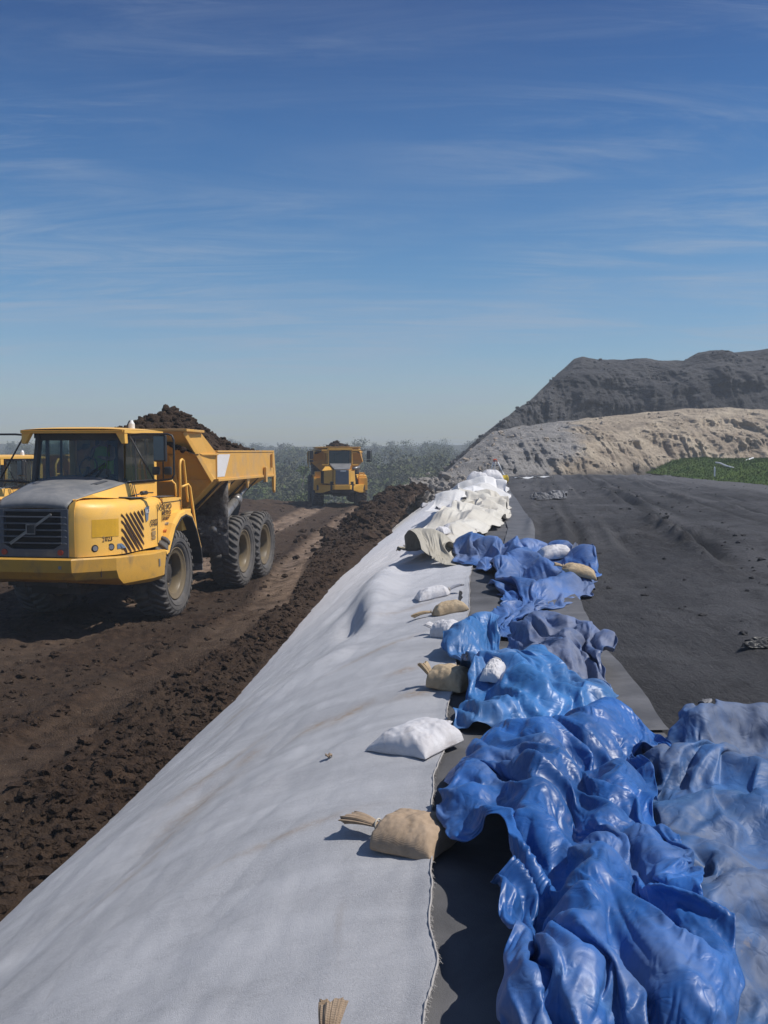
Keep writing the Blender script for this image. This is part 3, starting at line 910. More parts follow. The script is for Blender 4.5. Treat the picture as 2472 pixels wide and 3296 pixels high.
def dirt_heap(name, root_loc, rz, half, y0, y1, zb, peak, ypk, label, seed, off=0., wave=.10):
    nx, ny = 90, 150
    x = np.linspace(-half, half, nx)[None, :] + 0 * np.zeros((ny, 1)); y = np.linspace(y0, y1, ny)[:, None] + 0 * x
    f = np.where(y < ypk, .50 + .50 * ((y - y0) / (ypk - y0)).clip(0, 1) ** 1.1, 1 - .97 * ((y - ypk) / (y1 - ypk)).clip(0, 1) ** .92)
    g_ = 1 - np.abs((x - off) / (half + abs(off))) ** 1.25
    z = zb + peak * f * g_.clip(0, 1) + wave * fbm(x * 2.2, y * 2.2, seed, 5, .6) * (g_.clip(0, 1) ** .4)
    me0 = np.stack([x, y, z], -1).reshape(-1, 3); F0 = grid_faces(ny, nx)
    g = np.random.default_rng(seed); idx = g.choice(len(me0), 2200, p=(g_.clip(0.02, 1) / g_.clip(0.02, 1).sum()).ravel())
    P = me0[idx] + np.array([0, 0, .01]); S = .018 + .10 * g.random(2200) ** 4.0
    V1, F1 = clods(P, S, .8, .4, seed)
    V = np.concatenate([me0, V1]); F = [tuple(q) for q in F0.tolist()] + [tuple(q) for q in (F1 + len(me0)).tolist()]
    me = ensure_mesh(name, V, F, M['soil'], True)
    set_attr(me, 'track', np.zeros(len(V)))
    o = link(name, me, label=label, cat='soil load')
    o.location = root_loc; o.rotation_euler = (0, 0, rz)
    return o


def hopper(root, paint_key, top=3.06, sidebot=2.5, hw=1.45, y0=2.2, y1=6.5, headtop=3.47, white=True):
    """tipping body with forward-leaning headboard"""
    dz = top - 3.06
    mb = MB()
    for s in (1, -1):
        def P(x, y, z): return (s * x, y, z + dz)
        # sloped lower side, long-ways, getting shallower to the rear
        rows = []
        for y, zb in ((y0 - .25, 1.72), (3.2, 1.80), (5.2, 1.92), (y1, 2.06)):
            rows.append([P(.60, y, zb), P(.64, y, zb), P(hw - .03, y, sidebot), P(hw - .09, y, sidebot + .03), P(.60, y, zb + .12)])
        if s < 0: rows = rows[::-1]
        mb.grid(rows)
        # box-section side wall
        mb.span(P(hw - .10, y0, sidebot), P(hw + .02, y1, 3.06))
        mb.span(P(hw - .12, y0 + .02, 3.0601), P(hw + .035, y1, 3.10))
        mb.span(P(hw - .02, y0 + .03, sidebot - .045), P(hw + .045, y1, sidebot + .015))
        # wing between headboard and side wall, with its shelf plate
        w = [P(1.14, 1.12, headtop), P(1.28, 1.50, 3.02), P(hw, 1.92, sidebot), P(hw, y0 + .02, sidebot), P(hw, y0 + .02, 3.06), P(1.30, 1.72, headtop)]
        mb.prism(w, (-s * .035, 0, 0))
        mb.prism([P(1.27, 1.5, 3.0), P(hw + .06, y0, 3.0), P(hw - .08, y0, 3.0)], (0, 0, .035))
        # raised flange along the headboard's edge
        mb.bar(P(1.16, 1.12, headtop), P(1.30, 1.48, 3.02), .05, .10); mb.bar(P(1.30, 1.48, 3.02), P(hw + .02, 1.90, sidebot - .02), .05, .10)
        mb.bar(P(hw, 1.93, sidebot), P(.66, 2.02, 1.74), .05, .08)
        # tail flanges, lugs and hooks
        mb.prism([P(hw + .03, y1 - .12, 3.10), P(hw + .03, y1 + .03, 3.05), P(hw + .03, y1 + .16, 2.45), P(hw + .03, y1 + .10, 2.04), P(hw + .03, y1 + .0, 2.12), P(hw + .03, y1 - .03, 2.5)], (-s * .06, 0, 0))
        mb.box(P(hw + .07, y1 - .9, 2.52), (.07, .12, .36)); mb.box(P(hw + .06, y1 - .28, 2.85), (.05, .07, .34))
        for yy in (2.95, 4.35):
            mb.prism([P(hw - .0, yy, sidebot - .04), P(hw - .0, yy + .26, sidebot - .04), P(hw - .02, yy + .13, sidebot - .27)], (-s * .05, 0, 0))
    # headboard: three bent strips
    L = [(.64, 2.02, 1.74), (hw, 1.92, sidebot), (1.28, 1.50, 3.02), (1.14, 1.12, headtop)]
    for a, b in zip(L[:-1], L[1:]):
        mb.prism([(-a[0], a[1], a[2] + dz), (a[0], a[1], a[2] + dz), (b[0], b[1], b[2] + dz), (-b[0], b[1], b[2] + dz)], (0, .05, .0))
    mb.span((-1.27, 1.02, headtop + dz), (1.27, 1.20, headtop + .055 + dz))
    for s in (1, -1):
        mb.bar((s * 1.2, 1.12, headtop + .03 + dz), (s * 1.33, 1.74, headtop + .01 + dz), .1, .05)
    for x in (-.75, -.25, .25, .75):
        mb.bar((x, 1.98, 1.9 + dz), (x, 1.47, 3.0 + dz), .07, .07)
    # floor and cross beams below it
    mb.prism([(-.62, y0 - .3, 1.72 + dz), (.62, y0 - .3, 1.72 + dz), (.62, y1 + .08, 2.04 + dz), (-.62, y1 + .08, 2.04 + dz)], (0, 0, .1))
    o = mb.build('tipping_body', M[paint_key], root, bevel=.008)
    ub = MB()
    for s in (1, -1):
        ub.box((s * .42, 4.4, 1.68 + dz), (.14, 4.4, .22)); ub.prism([(s * .5, 4.6, 1.8), (s * .5, 6.7, 1.9), (s * .5, 6.3, 1.5), (s * .5, 5.4, 1.35), (s * .5, 4.8, 1.5)], (s * .1, 0, 0))
        for yy in (2.6, 3.5, 4.4, 5.3):
            ub.prism([(s * .62, yy, 1.72 + dz), (s * (hw - .03), yy, sidebot - .05 + dz), (s * (hw - .12), yy, sidebot - .12 + dz), (s * .62, yy, 1.62 + dz)], (0, .09, 0))
    ub.build('body_underframe', M['chassis'], o)
    if white:
        w = MB()
        w.prism([(hw + .0225, y0 + .02, sidebot + .05), (hw + .0225, y0 + .48, sidebot + .05), (hw + .0225, y0 + .86, 3.02), (hw + .0225, y0 + .02, 3.02)], (.002, 0, 0))
        w.build('white_patch', M['white_paint'], o)
    lc = MB()
    lc.tube([(1.12, 2.9, 1.35), (1.2, 4.3, 1.98)], .105, 14); lc.tube([(1.2, 4.3, 1.98), (1.24, 5.05, 2.3)], .06, 12); lc.tube([(1.195, 4.2, 1.935), (1.205, 4.36, 2.005)], .13, 14)
    lc.build('lift_cylinder', M['steel'], root, True)
    lc = MB()
    lc.tube([(-1.12, 2.9, 1.35), (-1.2, 4.3, 1.98)], .105, 14); lc.tube([(-1.2, 4.3, 1.98), (-1.24, 5.05, 2.3)], .06, 12)
    lc.build('lift_cylinder', M['steel'], root, True)
    return o


def mud_plate(root, y=2.95):
    for s in (1, -1):
        g = MB()
        g.prism([(s * .72, y, .90), (s * 1.45, y, .84), (s * 1.45, y, 2.46), (s * 1.32, y, 2.36), (s * .78, y, 1.84), (s * .70, y, 1.6)], (0, .03, 0))
        nx, ny = 18, 24
        rows = [[(s * (.74 + .70 * i / (nx - 1)), y - .012 - max(0, .05 * float(fbm(i * .5, j * .5, 6 + s, 3)) + .035) * math.sin(math.pi * min(1, max(0, j / (ny - 1)))), .90 + .78 * j / (ny - 1)) for i in range(nx)] for j in range(ny)]
        g.grid(rows if s > 0 else [r[::-1] for r in rows])
        g.build('mudguard', M['muddy'], root, True)


def chassis(root, y0=-2.4, y1=6.6):
    c = MB()
    for s in (1, -1):
        c.box((s * .38, (y0 + 1.4) / 2, 1.0), (.16, 1.4 - y0, .34)); c.box((s * .42, (1.9 + y1) / 2, 1.08), (.15, y1 - 1.9, .36))
    for y in (0, 4.175, 5.845):
        c.tube([(-.95, y, .81), (-.35, y, .81), (0, y, .81), (.35, y, .81), (.95, y, .81)], [.16, .17, .30, .17, .16], 12)
    c.box((0, -1.1, 1.15), (1.25, 2.5, .6)); c.box((0, -1.0, .78), (.9, 1.8, .25)); c.tube([(0, 1.2, .95), (0, 2.2, .95)], .28, 14)
    c.box((0, 5.0, .9), (.5, 1.9, .3)); c.box((-.7, 1.3, 1.1), (.5, .7, .6)); c.box((0, .75, 1.55), (1.7, 1.5, .55))
    for y in (1.7, 6.4): c.box((0, y, 1.1), (1.0, .14, .3))
    c.build('chassis', M['chassis'], root, bevel=.01)


def driver(root_loc, rz, local, label, scale=1.0):
    """seated figure, one skinned surface, hands on the wheel"""
    J = {0: (0, 0, .10, .14), 1: (0, -.01, .32, .135), 2: (0, -.02, .52, .12), 3: (0, -.03, .62, .062), 4: (0, -.05, .70, .088), 5: (0, -.06, .80, .092), 6: (0, -.05, .86, .06),
         7: (.17, -.02, .54, .062), 8: (.24, -.14, .34, .048), 9: (.15, -.36, .36, .036), 10: (.13, -.43, .38, .034), 11: (-.17, -.02, .54, .062), 12: (-.24, -.14, .34, .048), 13: (-.15, -.36, .36, .036), 14: (-.13, -.43, .38, .034),
         15: (.10, -.06, .09, .085), 16: (.14, -.46, .10, .062), 17: (.14, -.52, -.28, .045), 18: (.14, -.64, -.33, .04), 19: (-.10, -.06, .09, .085), 20: (-.14, -.46, .10, .062), 21: (-.14, -.52, -.28, .045), 22: (-.14, -.64, -.33, .04)}
    E_ = [(0, 1), (1, 2), (2, 3), (3, 4), (4, 5), (5, 6), (2, 7), (7, 8), (8, 9), (9, 10), (2, 11), (11, 12), (12, 13), (13, 14), (0, 15), (15, 16), (16, 17), (17, 18), (0, 19), (19, 20), (20, 21), (21, 22)]
    for s, h in ((1, 10), (-1, 14)):                            # five fingers each, curled over the rim
        for f in range(5):
            k = len(J); x, y, z, _ = J[h]
            dx = (f - 1.5) * .016 if f < 4 else -s * .030
            J[k] = (x + dx, y - .035, z + .012, .010); J[k + 1] = (x + dx * 1.1, y - .055, z - .012, .009)
            E_ += [(h, k), (k, k + 1)]
    me = bpy.data.meshes.new('person'); me.from_pydata([J[k][:3] for k in sorted(J)], E_, [])
    o = bpy.data.objects.new('person', me); COL.objects.link(o)
    md = o.modifiers.new('skin', 'SKIN'); md.use_smooth_shade = True
    for k in sorted(J):
        me.skin_vertices[0].data[k].radius = (J[k][3], J[k][3]); me.skin_vertices[0].data[k].use_root = (k == 0)
    sb = o.modifiers.new('sub', 'SUBSURF'); sb.levels = sb.render_levels = 1
    me.materials.append(M['skin'])
    tag(o, label, 'person')
    c, s_ = math.cos(rz), math.sin(rz)
    o.location = (root_loc[0] + local[0] * c - local[1] * s_, root_loc[1] + local[0] * s_ + local[1] * c, root_loc[2] + local[2]); o.rotation_euler = (0, 0, rz)
    v = MB()
    v.grid([[(math.sin(a) * wx, -.01 + math.cos(a) * wy, z) for a in [2 * math.pi * i / 20 for i in range(21)]] for z, wx, wy in ((.06, .175, .155), (.25, .178, .158), (.42, .185, .155), (.54, .17, .13), (.585, .09, .09))])
    v.build('vest', M['vest'], o, True)
    v = MB(); v.grid([[(math.sin(a) * r, -.045 + math.cos(a) * r * 1.05, z) for a in [2 * math.pi * i / 16 for i in range(17)]] for z, r in ((.80, .100), (.86, .092), (.90, .06), (.915, .005))])
    v.build('cap', M['orange'], o, True)
    for s in (1, -1):
        e = MB(); e.tube([(s * .033, -.150, .79), (s * .033, -.158, .79)], .010, 8); e.build('eye', M['void'], o, True)
    return o


def text_mesh(body, size, mat, parent, name, loc, rot, sx=1., thick=.002, name_label=None):
    cu = bpy.data.curves.new('lettering', 'FONT'); cu.body = body; cu.size = size; cu.extrude = thick; cu.align_x = 'CENTER'; cu.resolution_u = 3; cu.offset = size * .012
    o = bpy.data.objects.new('tmp', cu); COL.objects.link(o)
    dg = bpy.context.evaluated_depsgraph_get()
    me = bpy.data.meshes.new_from_object(o.evaluated_get(dg)); bpy.data.objects.remove(o)
    me.materials.clear(); me.materials.append(mat)
    q = link(name, me, parent); q.location = loc; q.rotation_euler = rot; q.scale = (sx, 1, 1)
    return q


SIDE_ROT = (math.pi / 2, 0, math.pi / 2)                        # lettering that reads from the left side


def build_truck():
    root = thing('dump_truck', (0, 0, 0), 0, 'x', 'dump truck', 'yellow articulated dump trucks')
    chassis(root)
    wheels(root, [(1.16, 0, 1), (1.16, 4.175, 1), (1.16, 5.845, 1), (-1.16, 0, -1), (-1.16, 4.175, -1), (-1.16, 5.845, -1)])
    # --- front body shell, plan outline at the level of the panels
    PL = [(.72, -2.62), (.80, -2.60), (1.00, -2.36), (1.17, -2.10), (1.235, -1.90), (1.27, -1.2), (1.285, -.3), (1.29, .56)]
    rows = []
    for z, ins in ((1.37, 0), (1.6, .003), (1.95, .0), (2.10, .012), (2.18, .05), (2.225, .12), (2.24, .22)):
        row = []
        for i, (x, y) in enumerate(PL):
            zz = z + (.06 * (1 - i / 7) if z > 1.9 else 0)
            row.append((x - ins * (1.0 if i > 1 else .5), y + ins * (.9 if i < 4 else 0), zz))
        rows.append(row)
    sh = MB()
    arch = [(-.62, 1.0), (-.55, 1.30), (-.22, 1.68), (.12, 1.90), (.56, 1.93)]
    # upper shell in strips; the wheel arch is left open by ending the shell at y = -.3 and adding the panel above it
    r6 = [[p for p in row[:7]] for row in rows]
    for s in (1, -1):
        g_ = [[(s * p[0], p[1], p[2]) for p in row] for row in r6]
        if s < 0: g_ = [q[::-1] for q in g_]
        sh.grid(g_)
        top = [(s * (.84 if y > -1.9 else .70), y, 2.25 + .06 * (1 - k / 6)) for k, (x, y) in enumerate(PL[:7])]
        edge = [(s * p[0], p[1], p[2]) for p in rows[-1][:7]]
        sh.grid([edge, top] if s > 0 else [edge[::-1], top[::-1]])
        sh.prism([(s * 1.285, -.3, 1.37), (s * 1.285, -.24, 1.66), (s * 1.29, .10, 1.90), (s * 1.29, .56, 1.93), (s * 1.29, .56, 2.17), (s * 1.285, -.3, 2.19)], (-s * .03, 0, 0))
        sh.prism([(s * .84, -.3, 2.205), (s * 1.285, -.3, 2.19), (s * 1.29, .60, 2.17), (s * .84, .60, 2.18)], (0, 0, .03))
        # border strip beside the grille and the cheek under the bonnet edge
        sh.grid([[(s * .625, -2.625, 1.37), (s * .625, -2.625, 2.1), (s * .63, -2.60, 2.22)], [(s * .725, -2.622, 1.37), (s * .725, -2.622, 2.12), (s * .735, -2.57, 2.31)]] if s > 0 else [[(s * .725, -2.622, 1.37), (s * .725, -2.622, 2.12), (s * .735, -2.57, 2.31)], [(s * .625, -2.625, 1.37), (s * .625, -2.625, 2.1), (s * .63, -2.60, 2.22)]])
        ck = [[(s * .64, -2.60, 2.22), (s * .73, -2.57, 2.30)], [(s * .67, -2.45, 2.29), (s * .77, -2.40, 2.33)], [(s * .73, -2.0, 2.36), (s * .84, -1.95, 2.31)], [(s * .83, -1.5, 2.44), (s * .90, -1.45, 2.28)], [(s * .90, -.95, 2.53), (s * .95, -.95, 2.25)], [(s * .90, -.8, 2.53), (s * .95, -.8, 2.24)]]
        sh.grid(ck if s < 0 else [q[::-1] for q in ck])
    front = sh.build('front_body', M['yellow'], root, True, solid=.012)
    for p in front.data.polygons: p.use_smooth = True
    md = front.modifiers.new('edge', 'EDGE_SPLIT'); md.split_angle = R(40)
    # --- bonnet
    bn = MB(); rows = []
    for y, wb, ze, zc in ((-2.63, .60, 2.13, 2.17), (-2.62, .61, 2.20, 2.25), (-2.58, .625, 2.235, 2.30), (-2.45, .66, 2.285, 2.37), (-2.0, .72, 2.365, 2.46), (-1.5, .82, 2.445, 2.55), (-.95, .91, 2.535, 2.64), (-.85, .91, 2.54, 2.65)):
        rows.append([(wb * t_, y, ze + (zc - ze) * (1 - abs(t_) ** 2.6)) for t_ in np.linspace(-1, 1, 21)])
    bn.grid(rows)
    bonnet = bn.build('bonnet', M['bonnet'], root, True, solid=.02)
    v = MB()
    for x in (-.42, -.14, .14, .42): v.box((x, -1.55, 2.535 - abs(x) ** 2 * .12), (.22, .03, .022), Matrix.Rotation(.2, 3, 'X'))
    v.prism([(-.6, -1.53, 2.52), (.6, -1.53, 2.52), (.66, -1.22, 2.565), (-.66, -1.22, 2.565)], (0, 0, .008))
    v.build('bonnet_vent', M['grille'], bonnet)
    # --- grille
    g = MB()
    for x0, x1 in ((-.625, -.50), (.50, .625)): g.span((x0, -2.65, 1.50), (x1, -2.56, 2.15))
    g.span((-.625, -2.65, 1.37), (.625, -2.56, 1.50)); g.span((-.50, -2.645, 2.11), (.50, -2.56, 2.15))
    for s in (1, -1): g.prism([(s * .50, -2.648, 1.50), (s * .36, -2.648, 1.50), (s * .50, -2.648, 1.58)], (0, .05, 0))
    for k in range(5):
        z = 1.60 + k * .106
        g.box((0, -2.655, z), (1.04, .05, .022)); 
        for s in (1, -1): g.box((s * .55, -2.652, z), (.11, .02, .03), taper=.3)
    grille = g.build('grille', M['grille'], root, bevel=.006)
    v = MB(); v.box((0, -2.56, 1.82), (1.06, .02, .66))
    for k in range(12): v.box((0, -2.572, 1.52 + k * .053), (1.0, .006, .012))
    v.build('radiator', M['void'], grille)
    e = MB()
    e.bar((-.36, -2.69, 1.58), (-.075, -2.69, 1.775), .02, .028, 0); e.bar((.075, -2.69, 1.875), (.36, -2.69, 2.07), .02, .028, 0)
    e.bar((-.38, -2.688, 1.60), (-.08, -2.688, 1.80), .02, .012, 0); e.bar((.06, -2.688, 1.89), (.34, -2.688, 2.08), .02, .012, 0)
    for s in (1, -1): e.box((s * .075, -2.69, 1.825), (.016, .03, .16)); e.box((0, -2.69, 1.825 + s * .075), (.16, .03, .016))
    e.build('emblem', M['steel'], grille); MB().box((0, -2.68, 1.825), (.135, .02, .135)).build('emblem_plate', M['black'], grille)
    for s in (1, -1):
        v = MB(); v.tube([(s * .49, -2.645, 1.45), (s * .49, -2.672, 1.45)], .048, 16); v.build('reflector', M['red_lens'], root)
    # --- bumper
    b = MB()
    def ring(z, f, ins):
        pts = [(.0, -2.80 + f), (.74, -2.80 + f), (1.24 - ins, -2.22 + f * .8), (1.455 - ins, -1.2), (1.465 - ins, -.62 - (1.29 - z) * .25)]
        return [(-x, y, z) for x, y in pts[::-1]] + [(x, y, z) for x, y in pts[1:]]
    def zz(r, d): return [(x, y, z + d * (1 if abs(x) < .8 else .75 if abs(x) < 1.3 else .0)) for x, y, z in r]
    def tuck(r, dy, dz): return [(x, y + dy * (1 if abs(x) < .8 else .55 if abs(x) < 1.3 else 0), z + dz * (1 if abs(x) < .8 else .3)) for x, y, z in r]
    rws = [zz(ring(1.30, .10, .16), .05), zz(ring(1.305, .02, .02), .05), zz(ring(1.285, 0, 0), .05), tuck(ring(1.12, .0, 0), .02, .02), tuck(ring(.98, .02, .0), .14, .03), tuck(ring(.86, .05, .0), .42, .06), tuck(ring(.79, .14, .05), .75, .08), tuck(ring(.77, .45, .3), .9, .08)]
    b.grid(rws)
    bump = b.build('bumper', M['yellow_bumper'], root, True, solid=.02)
    md = bump.modifiers.new('edge', 'EDGE_SPLIT'); md.split_angle = R(25)
    v = MB()
    for s in (1, -1):
        MB().box((s * 1.478, -.95, 1.12), (.012, .05, .13)).build('bumper_handle', M['steel'], bump)
        MB().box((s * .55, -2.805, 1.22), (.05, .012, .05)).build('bumper_bolt', M['steel'], bump)
    MB().box((-1.07, -2.40, 1.16), (.012, .012, .26)).build('bumper_seam', M['decal'], bump); MB().box((1.07, -2.41, 1.16), (.012, .012, .26)).build('bumper_seam', M['decal'], bump)
    v = MB(); v.box((0, -1.5, .80), (1.1, .6, .12)); v.build('skid_plate', M['chassis'], bump)
    # --- wheel arch
    for s in (1, -1):
        f = MB(); A = [(-.62, 1.30), (-.50, 1.33), (-.18, 1.76), (.10, 1.93), (.36, 1.97), (.68, 1.90), (.95, 1.62), (1.20, 1.22), (1.26, .95)]
        o_ = [[(s * x, y, z) for x in (1.10, 1.20, 1.30, 1.42, 1.47, 1.475)] for y, z in A]
        for k, q in enumerate(o_): q[4] = (q[4][0], q[4][1], q[4][2] - .02); q[5] = (q[5][0], q[5][1] * .985, q[5][2] - .075)
        f.grid(o_ if s > 0 else [q[::-1] for q in o_])
        fd = f.build('fender', M['yellow'], root, False, solid=.014)
        f = MB(); A2 = [(y * .97 + .01, z - .09) for y, z in A]
        o_ = [[(s * x, y, z) for x in (1.0, 1.49)] for y, z in A2]
        f.grid(o_ if s > 0 else [q[::-1] for q in o_]); f.build('rubber_flare', M['black'], fd, False, solid=.035)
        f = MB(); f.prism([(s * 1.05, 1.20, 1.25), (s * 1.45, 1.20, 1.25), (s * 1.47, 1.27, .72), (s * 1.07, 1.27, .68)], (0, .03, 0)); f.build('mud_flap', M['muddy'], fd)
        f = MB(); f.box((s * 1.14, .9, 1.75), (.3, .5, .4)); f.build('step_box', M['yellow'], fd, bevel=.01)
    # --- side details (left side only shows): louvres, badge, lamps, hatches
    lv = MB()
    def sx_(y): return float(np.interp(y, [-2.36, -2.10, -1.9, -1.2, -.3], [1.0, 1.17, 1.235, 1.27, 1.285])) + .016
    Ytl, Ytr, zt, zb_ = -1.98, -1.16, 2.06, 1.38
    for k in range(11):
        # slots run down to the rear: start on the top or the left edge, end on the right or the bottom edge
        if k < 6: y0_, z0_ = Ytl + .02 + (5 - k) * .142, zt - .005 * k
        else: y0_, z0_ = Ytl + .02, zt - (k - 5) * .135
        y1_, z1_ = y0_ + .95, z0_ - .95 * .88
        if y1_ > Ytr: z1_ += (y1_ - Ytr) * .88; y1_ = Ytr
        if z1_ < zb_: y1_ -= (zb_ - z1_) / .88; z1_ = zb_
        n = 6; up = .036
        top_, bot_ = [], []
        for i in range(n):
            q = i / (n - 1); y = y0_ + (y1_ - y0_) * q; z = z0_ + (z1_ - z0_) * q; wv = up * (.35 + .65 * min(1, q * 4 + .3)) * (1 if q < .9 else .5)
            top_.append((sx_(y), y, z + wv)); bot_.append((sx_(y), y - .0, z - wv))
        lv.add(top_ + bot_, [(i, i + n, i + n + 1, i + 1) for i in range(n - 1)])
    lv.build('louvre', simple('dark_louvre_slot', (.035, .012, .006), .8), front, False)
    def lamp(y, z, r, name='headlight'):
        x = sx_(y) - .012; e_ = Vector((.80, -.60, 0)) if y < -1.95 else Vector((1, 0, 0))
        p = Vector((x, y, z))
        o = MB().tube([p - e_ * .02, p + e_ * .016], r * 1.45, 20).build(name, M['void'], root)
        MB().tube([p + e_ * .0, p + e_ * .026], r, 16).build('lens', M['clear_lens'], o)
    def sx_front(y): return float(np.interp(y, [-2.6, -2.36, -2.10, -1.9], [.80, 1.0, 1.17, 1.235]))
    sx_old = sx_
    sx_ = lambda y: (sx_front(y) if y < -1.95 else sx_old(y))
    lamp(-2.40, 1.50, .042); lamp(-2.155, 1.505, .042)
    def panel_quad(ya, yb, z0, z1, off=.012, slant=0, name='panel', mat=None, thick=.004, yb_top=None):
        m_ = MB(); nn = 8; T_, B_ = [], []
        for i in range(nn):
            y = ya + (yb - ya) * i / (nn - 1); yt = ya + ((yb_top if yb_top is not None else yb) - ya) * i / (nn - 1)
            T_.append((sx_(yt) + off, yt, z1)); B_.append((sx_(y) + off, y, z0))
        m_.add(T_ + B_, [(i, i + nn, i + nn + 1, i + 1) for i in range(nn - 1)])
        return m_.build(name, mat, front)
    panel_quad(-2.06, -1.86, 1.465, 1.55, .014, name='reflector_strip', mat=M['decal_blue'], yb_top=-1.96)
    panel_quad(-2.45, -2.02, 1.68, 1.97, .011, name='repainted_patch', mat=M['fresh_yellow'])
    bd = MB(); bd.prism([(1.289, -1.13, 2.10), (1.289, -.93, 2.12), (1.289, -.99, 1.87), (1.289, -1.07, 1.85)], (.004, 0, 0)); badge = bd.build('badge', M['decal_blue'], front)
    text_mesh('A30D', .088, M['decal_white'], front, 'lettering', (1.298, -1.03, 2.0), SIDE_ROT, .8)
    text_mesh('VOLVO', .145, M['decal'], front, 'lettering', (1.306, -.24, 2.02), SIDE_ROT, 1.35)
    text_mesh('METRO', .12, M['decal'], front, 'lettering', (1.306, -.16, 1.915), SIDE_ROT, 1.1)
    MB().box((1.307, -.16, 1.895), (.003, .46, .012)).build('lettering_rule', M['decal'], front)
    text_mesh('EARTHMOVERS', .075, M['decal'], front, 'lettering', (1.306, -.16, 1.82), SIDE_ROT, .88)
    text_mesh('O322', .15, M['decal'], front, 'lettering', (1.300, -.74, 1.765), SIDE_ROT, .95)
    for zc_, h_ in ((1.70, .02), (1.62, .08), (1.54, .05)): MB().box((1.296, -.75, zc_), (.003, .16, h_)).build('notice_decal', M['decal_grey'], front)
    q = Vector((.17, .26, 0)).normalized()
    text_mesh('2', .115, M['decal_grey'], front, 'lettering', (sx_(-2.285) + .015, -2.285, 1.61), (math.pi / 2, 0, math.atan2(q.y, q.x)), .8)
    text_mesh('023', .115, M['decal'], front, 'lettering', (sx_(-2.21) + .015, -2.20, 1.61), (math.pi / 2, 0, math.atan2(q.y, q.x)), .8)
    sm = MB()
    for z0, z1, y in ((1.40, 2.14, -.56),): sm.box((1.291, y, (z0 + z1) / 2), (.004, .012, z1 - z0))
    sm.box((1.300, .05, 2.145), (.004, 1.1, .012))
    sm.build('panel_seam', M['decal'], front)
    MB().tube([(1.29, -.17, 1.73), (1.35, -.17, 1.73)], .048, 14).build('side_lamp', M['clear_lens'], root)
    MB().tube([(1.29, -.26, 1.60), (1.35, -.26, 1.60)], .052, 14).build('indicator', M['amber_lens'], root)
    MB().prism([(.90, -1.35, 2.292), (1.18, -1.45, 2.282), (1.20, -.75, 2.262), (.98, -.72, 2.266)], (0, 0, .006)).build('deck_grid', M['grille'], front)
    MB().prism([(.98, -.2, 2.246), (1.22, -.25, 2.243), (1.22, .45, 2.235), (.95, .45, 2.235)], (0, 0, .006)).build('deck_grid', M['grille'], front)
    # --- cab
    W = .87
    cb = MB(); cb.span((-W, -1.0, 1.9), (W, .46, 2.52)); cb.span((-W, .36, 2.52), (-W + .12, .46, 3.42)); cb.span((W - .12, .34, 2.52), (W, .46, 3.42)); cb.span((-W + .12, .40, 2.52), (W - .12, .46, 2.75)); cb.span((-W + .12, .40, 3.3), (W - .12, .46, 3.42))
    for x in (-.3, .35): cb.span((x - .16, .405, 2.75), (x + .02, .455, 3.3))
    cab = cb.build('cab', M['yellow'], root, bevel=.012)
    pl = MB()
    for s in (1, -1):
        pl.bar((s * (W - .05), -1.04, 2.5), (s * (W - .10), -.93, 3.42), .10, .09); pl.bar((s * (W - .02), -.52, 2.5), (s * (W - .03), -.52, 3.42), .05, .06); pl.bar((s * (W - .02), .0, 2.5), (s * (W - .03), .0, 3.42), .03, .04)
        pl.span((s * W - .02, -1.0, 2.5), (s * W + .02, .36, 2.56)); pl.span((s * W - .03, -.9, 3.32), (s * W + .0, .36, 3.42))
    pl.span((-W, -1.06, 2.48), (W, -.98, 2.58)); pl.span((-W + .05, -.97, 3.28), (W - .05, -.92, 3.42))
    pl.build('cab_pillar', M['black'], cab, bevel=.008)
    def pane(P_, name='window'): MB().add(P_, [(0, 1, 2, 3)]).build(name, M['glass'], cab)
    pane([(-W + .06, -1.035, 2.56), (W - .06, -1.035, 2.56), (W - .12, -.945, 3.34), (-W + .12, -.945, 3.34)], 'windscreen')
    for s in (1, -1): pane([(s * (W + .004), -.97, 2.54), (s * (W + .004), .34, 2.54), (s * (W - .006), .34, 3.36), (s * (W - .006), -.9, 3.36)])
    pane([(-W + .12, .43, 2.75), (W - .12, .43, 2.75), (W - .12, .43, 3.3), (-W + .12, .43, 3.3)])
    rf = MB()
    rf.grid([[(x, y, 3.46 + .06 * (1 - abs(x / 1.0) ** 4) * (1 - abs((y + .35) / .95) ** 6)) for x in np.linspace(-.98, .98, 17)] for y in (-1.22, -1.1, -.8, -.4, 0, .3, .42, .52)])
    rf.span((-.98, -1.22, 3.405), (.98, .52, 3.46))
    roof = rf.build('cab_roof', M['yellow'], cab, True); md = roof.modifiers.new('edge', 'EDGE_SPLIT'); md.split_angle = R(40)
    vz = MB(); vz.box((0, -1.235, 3.44), (1.9, .03, .022)); vz.build('gutter', M['yellow_old'], cab)
    for s in (1, -1): MB().prism([(s * .97, -1.2, 3.41), (s * .80, -1.2, 3.41), (s * .91, -1.2, 3.22), (s * .98, -1.2, 3.22)], (0, .12, 0)).build('lamp_bracket', M['yellow'], cab, bevel=.01)
    MB().tube([(.62, -.1, 3.50), (.62, -.1, 3.60)], [.06, .055], 14).tube([(.62, -.1, 3.60), (.62, -.1, 3.66)], [.05, .02], 14).build('beacon', M['white_plastic'], cab)
    it = MB(); it.span((-.26, -.25, 2.2), (.26, .2, 2.62)); it.box((0, .2, 2.95), (.46, .12, .75)); it.box((0, .2, 3.3), (.25, .1, .14)); it.span((-.8, -.95, 2.3), (.8, -.7, 2.60)); it.span((-.84, -.95, 2.1), (.84, .38, 2.2))
    it.build('seat', M['seat'], cab, bevel=.02)
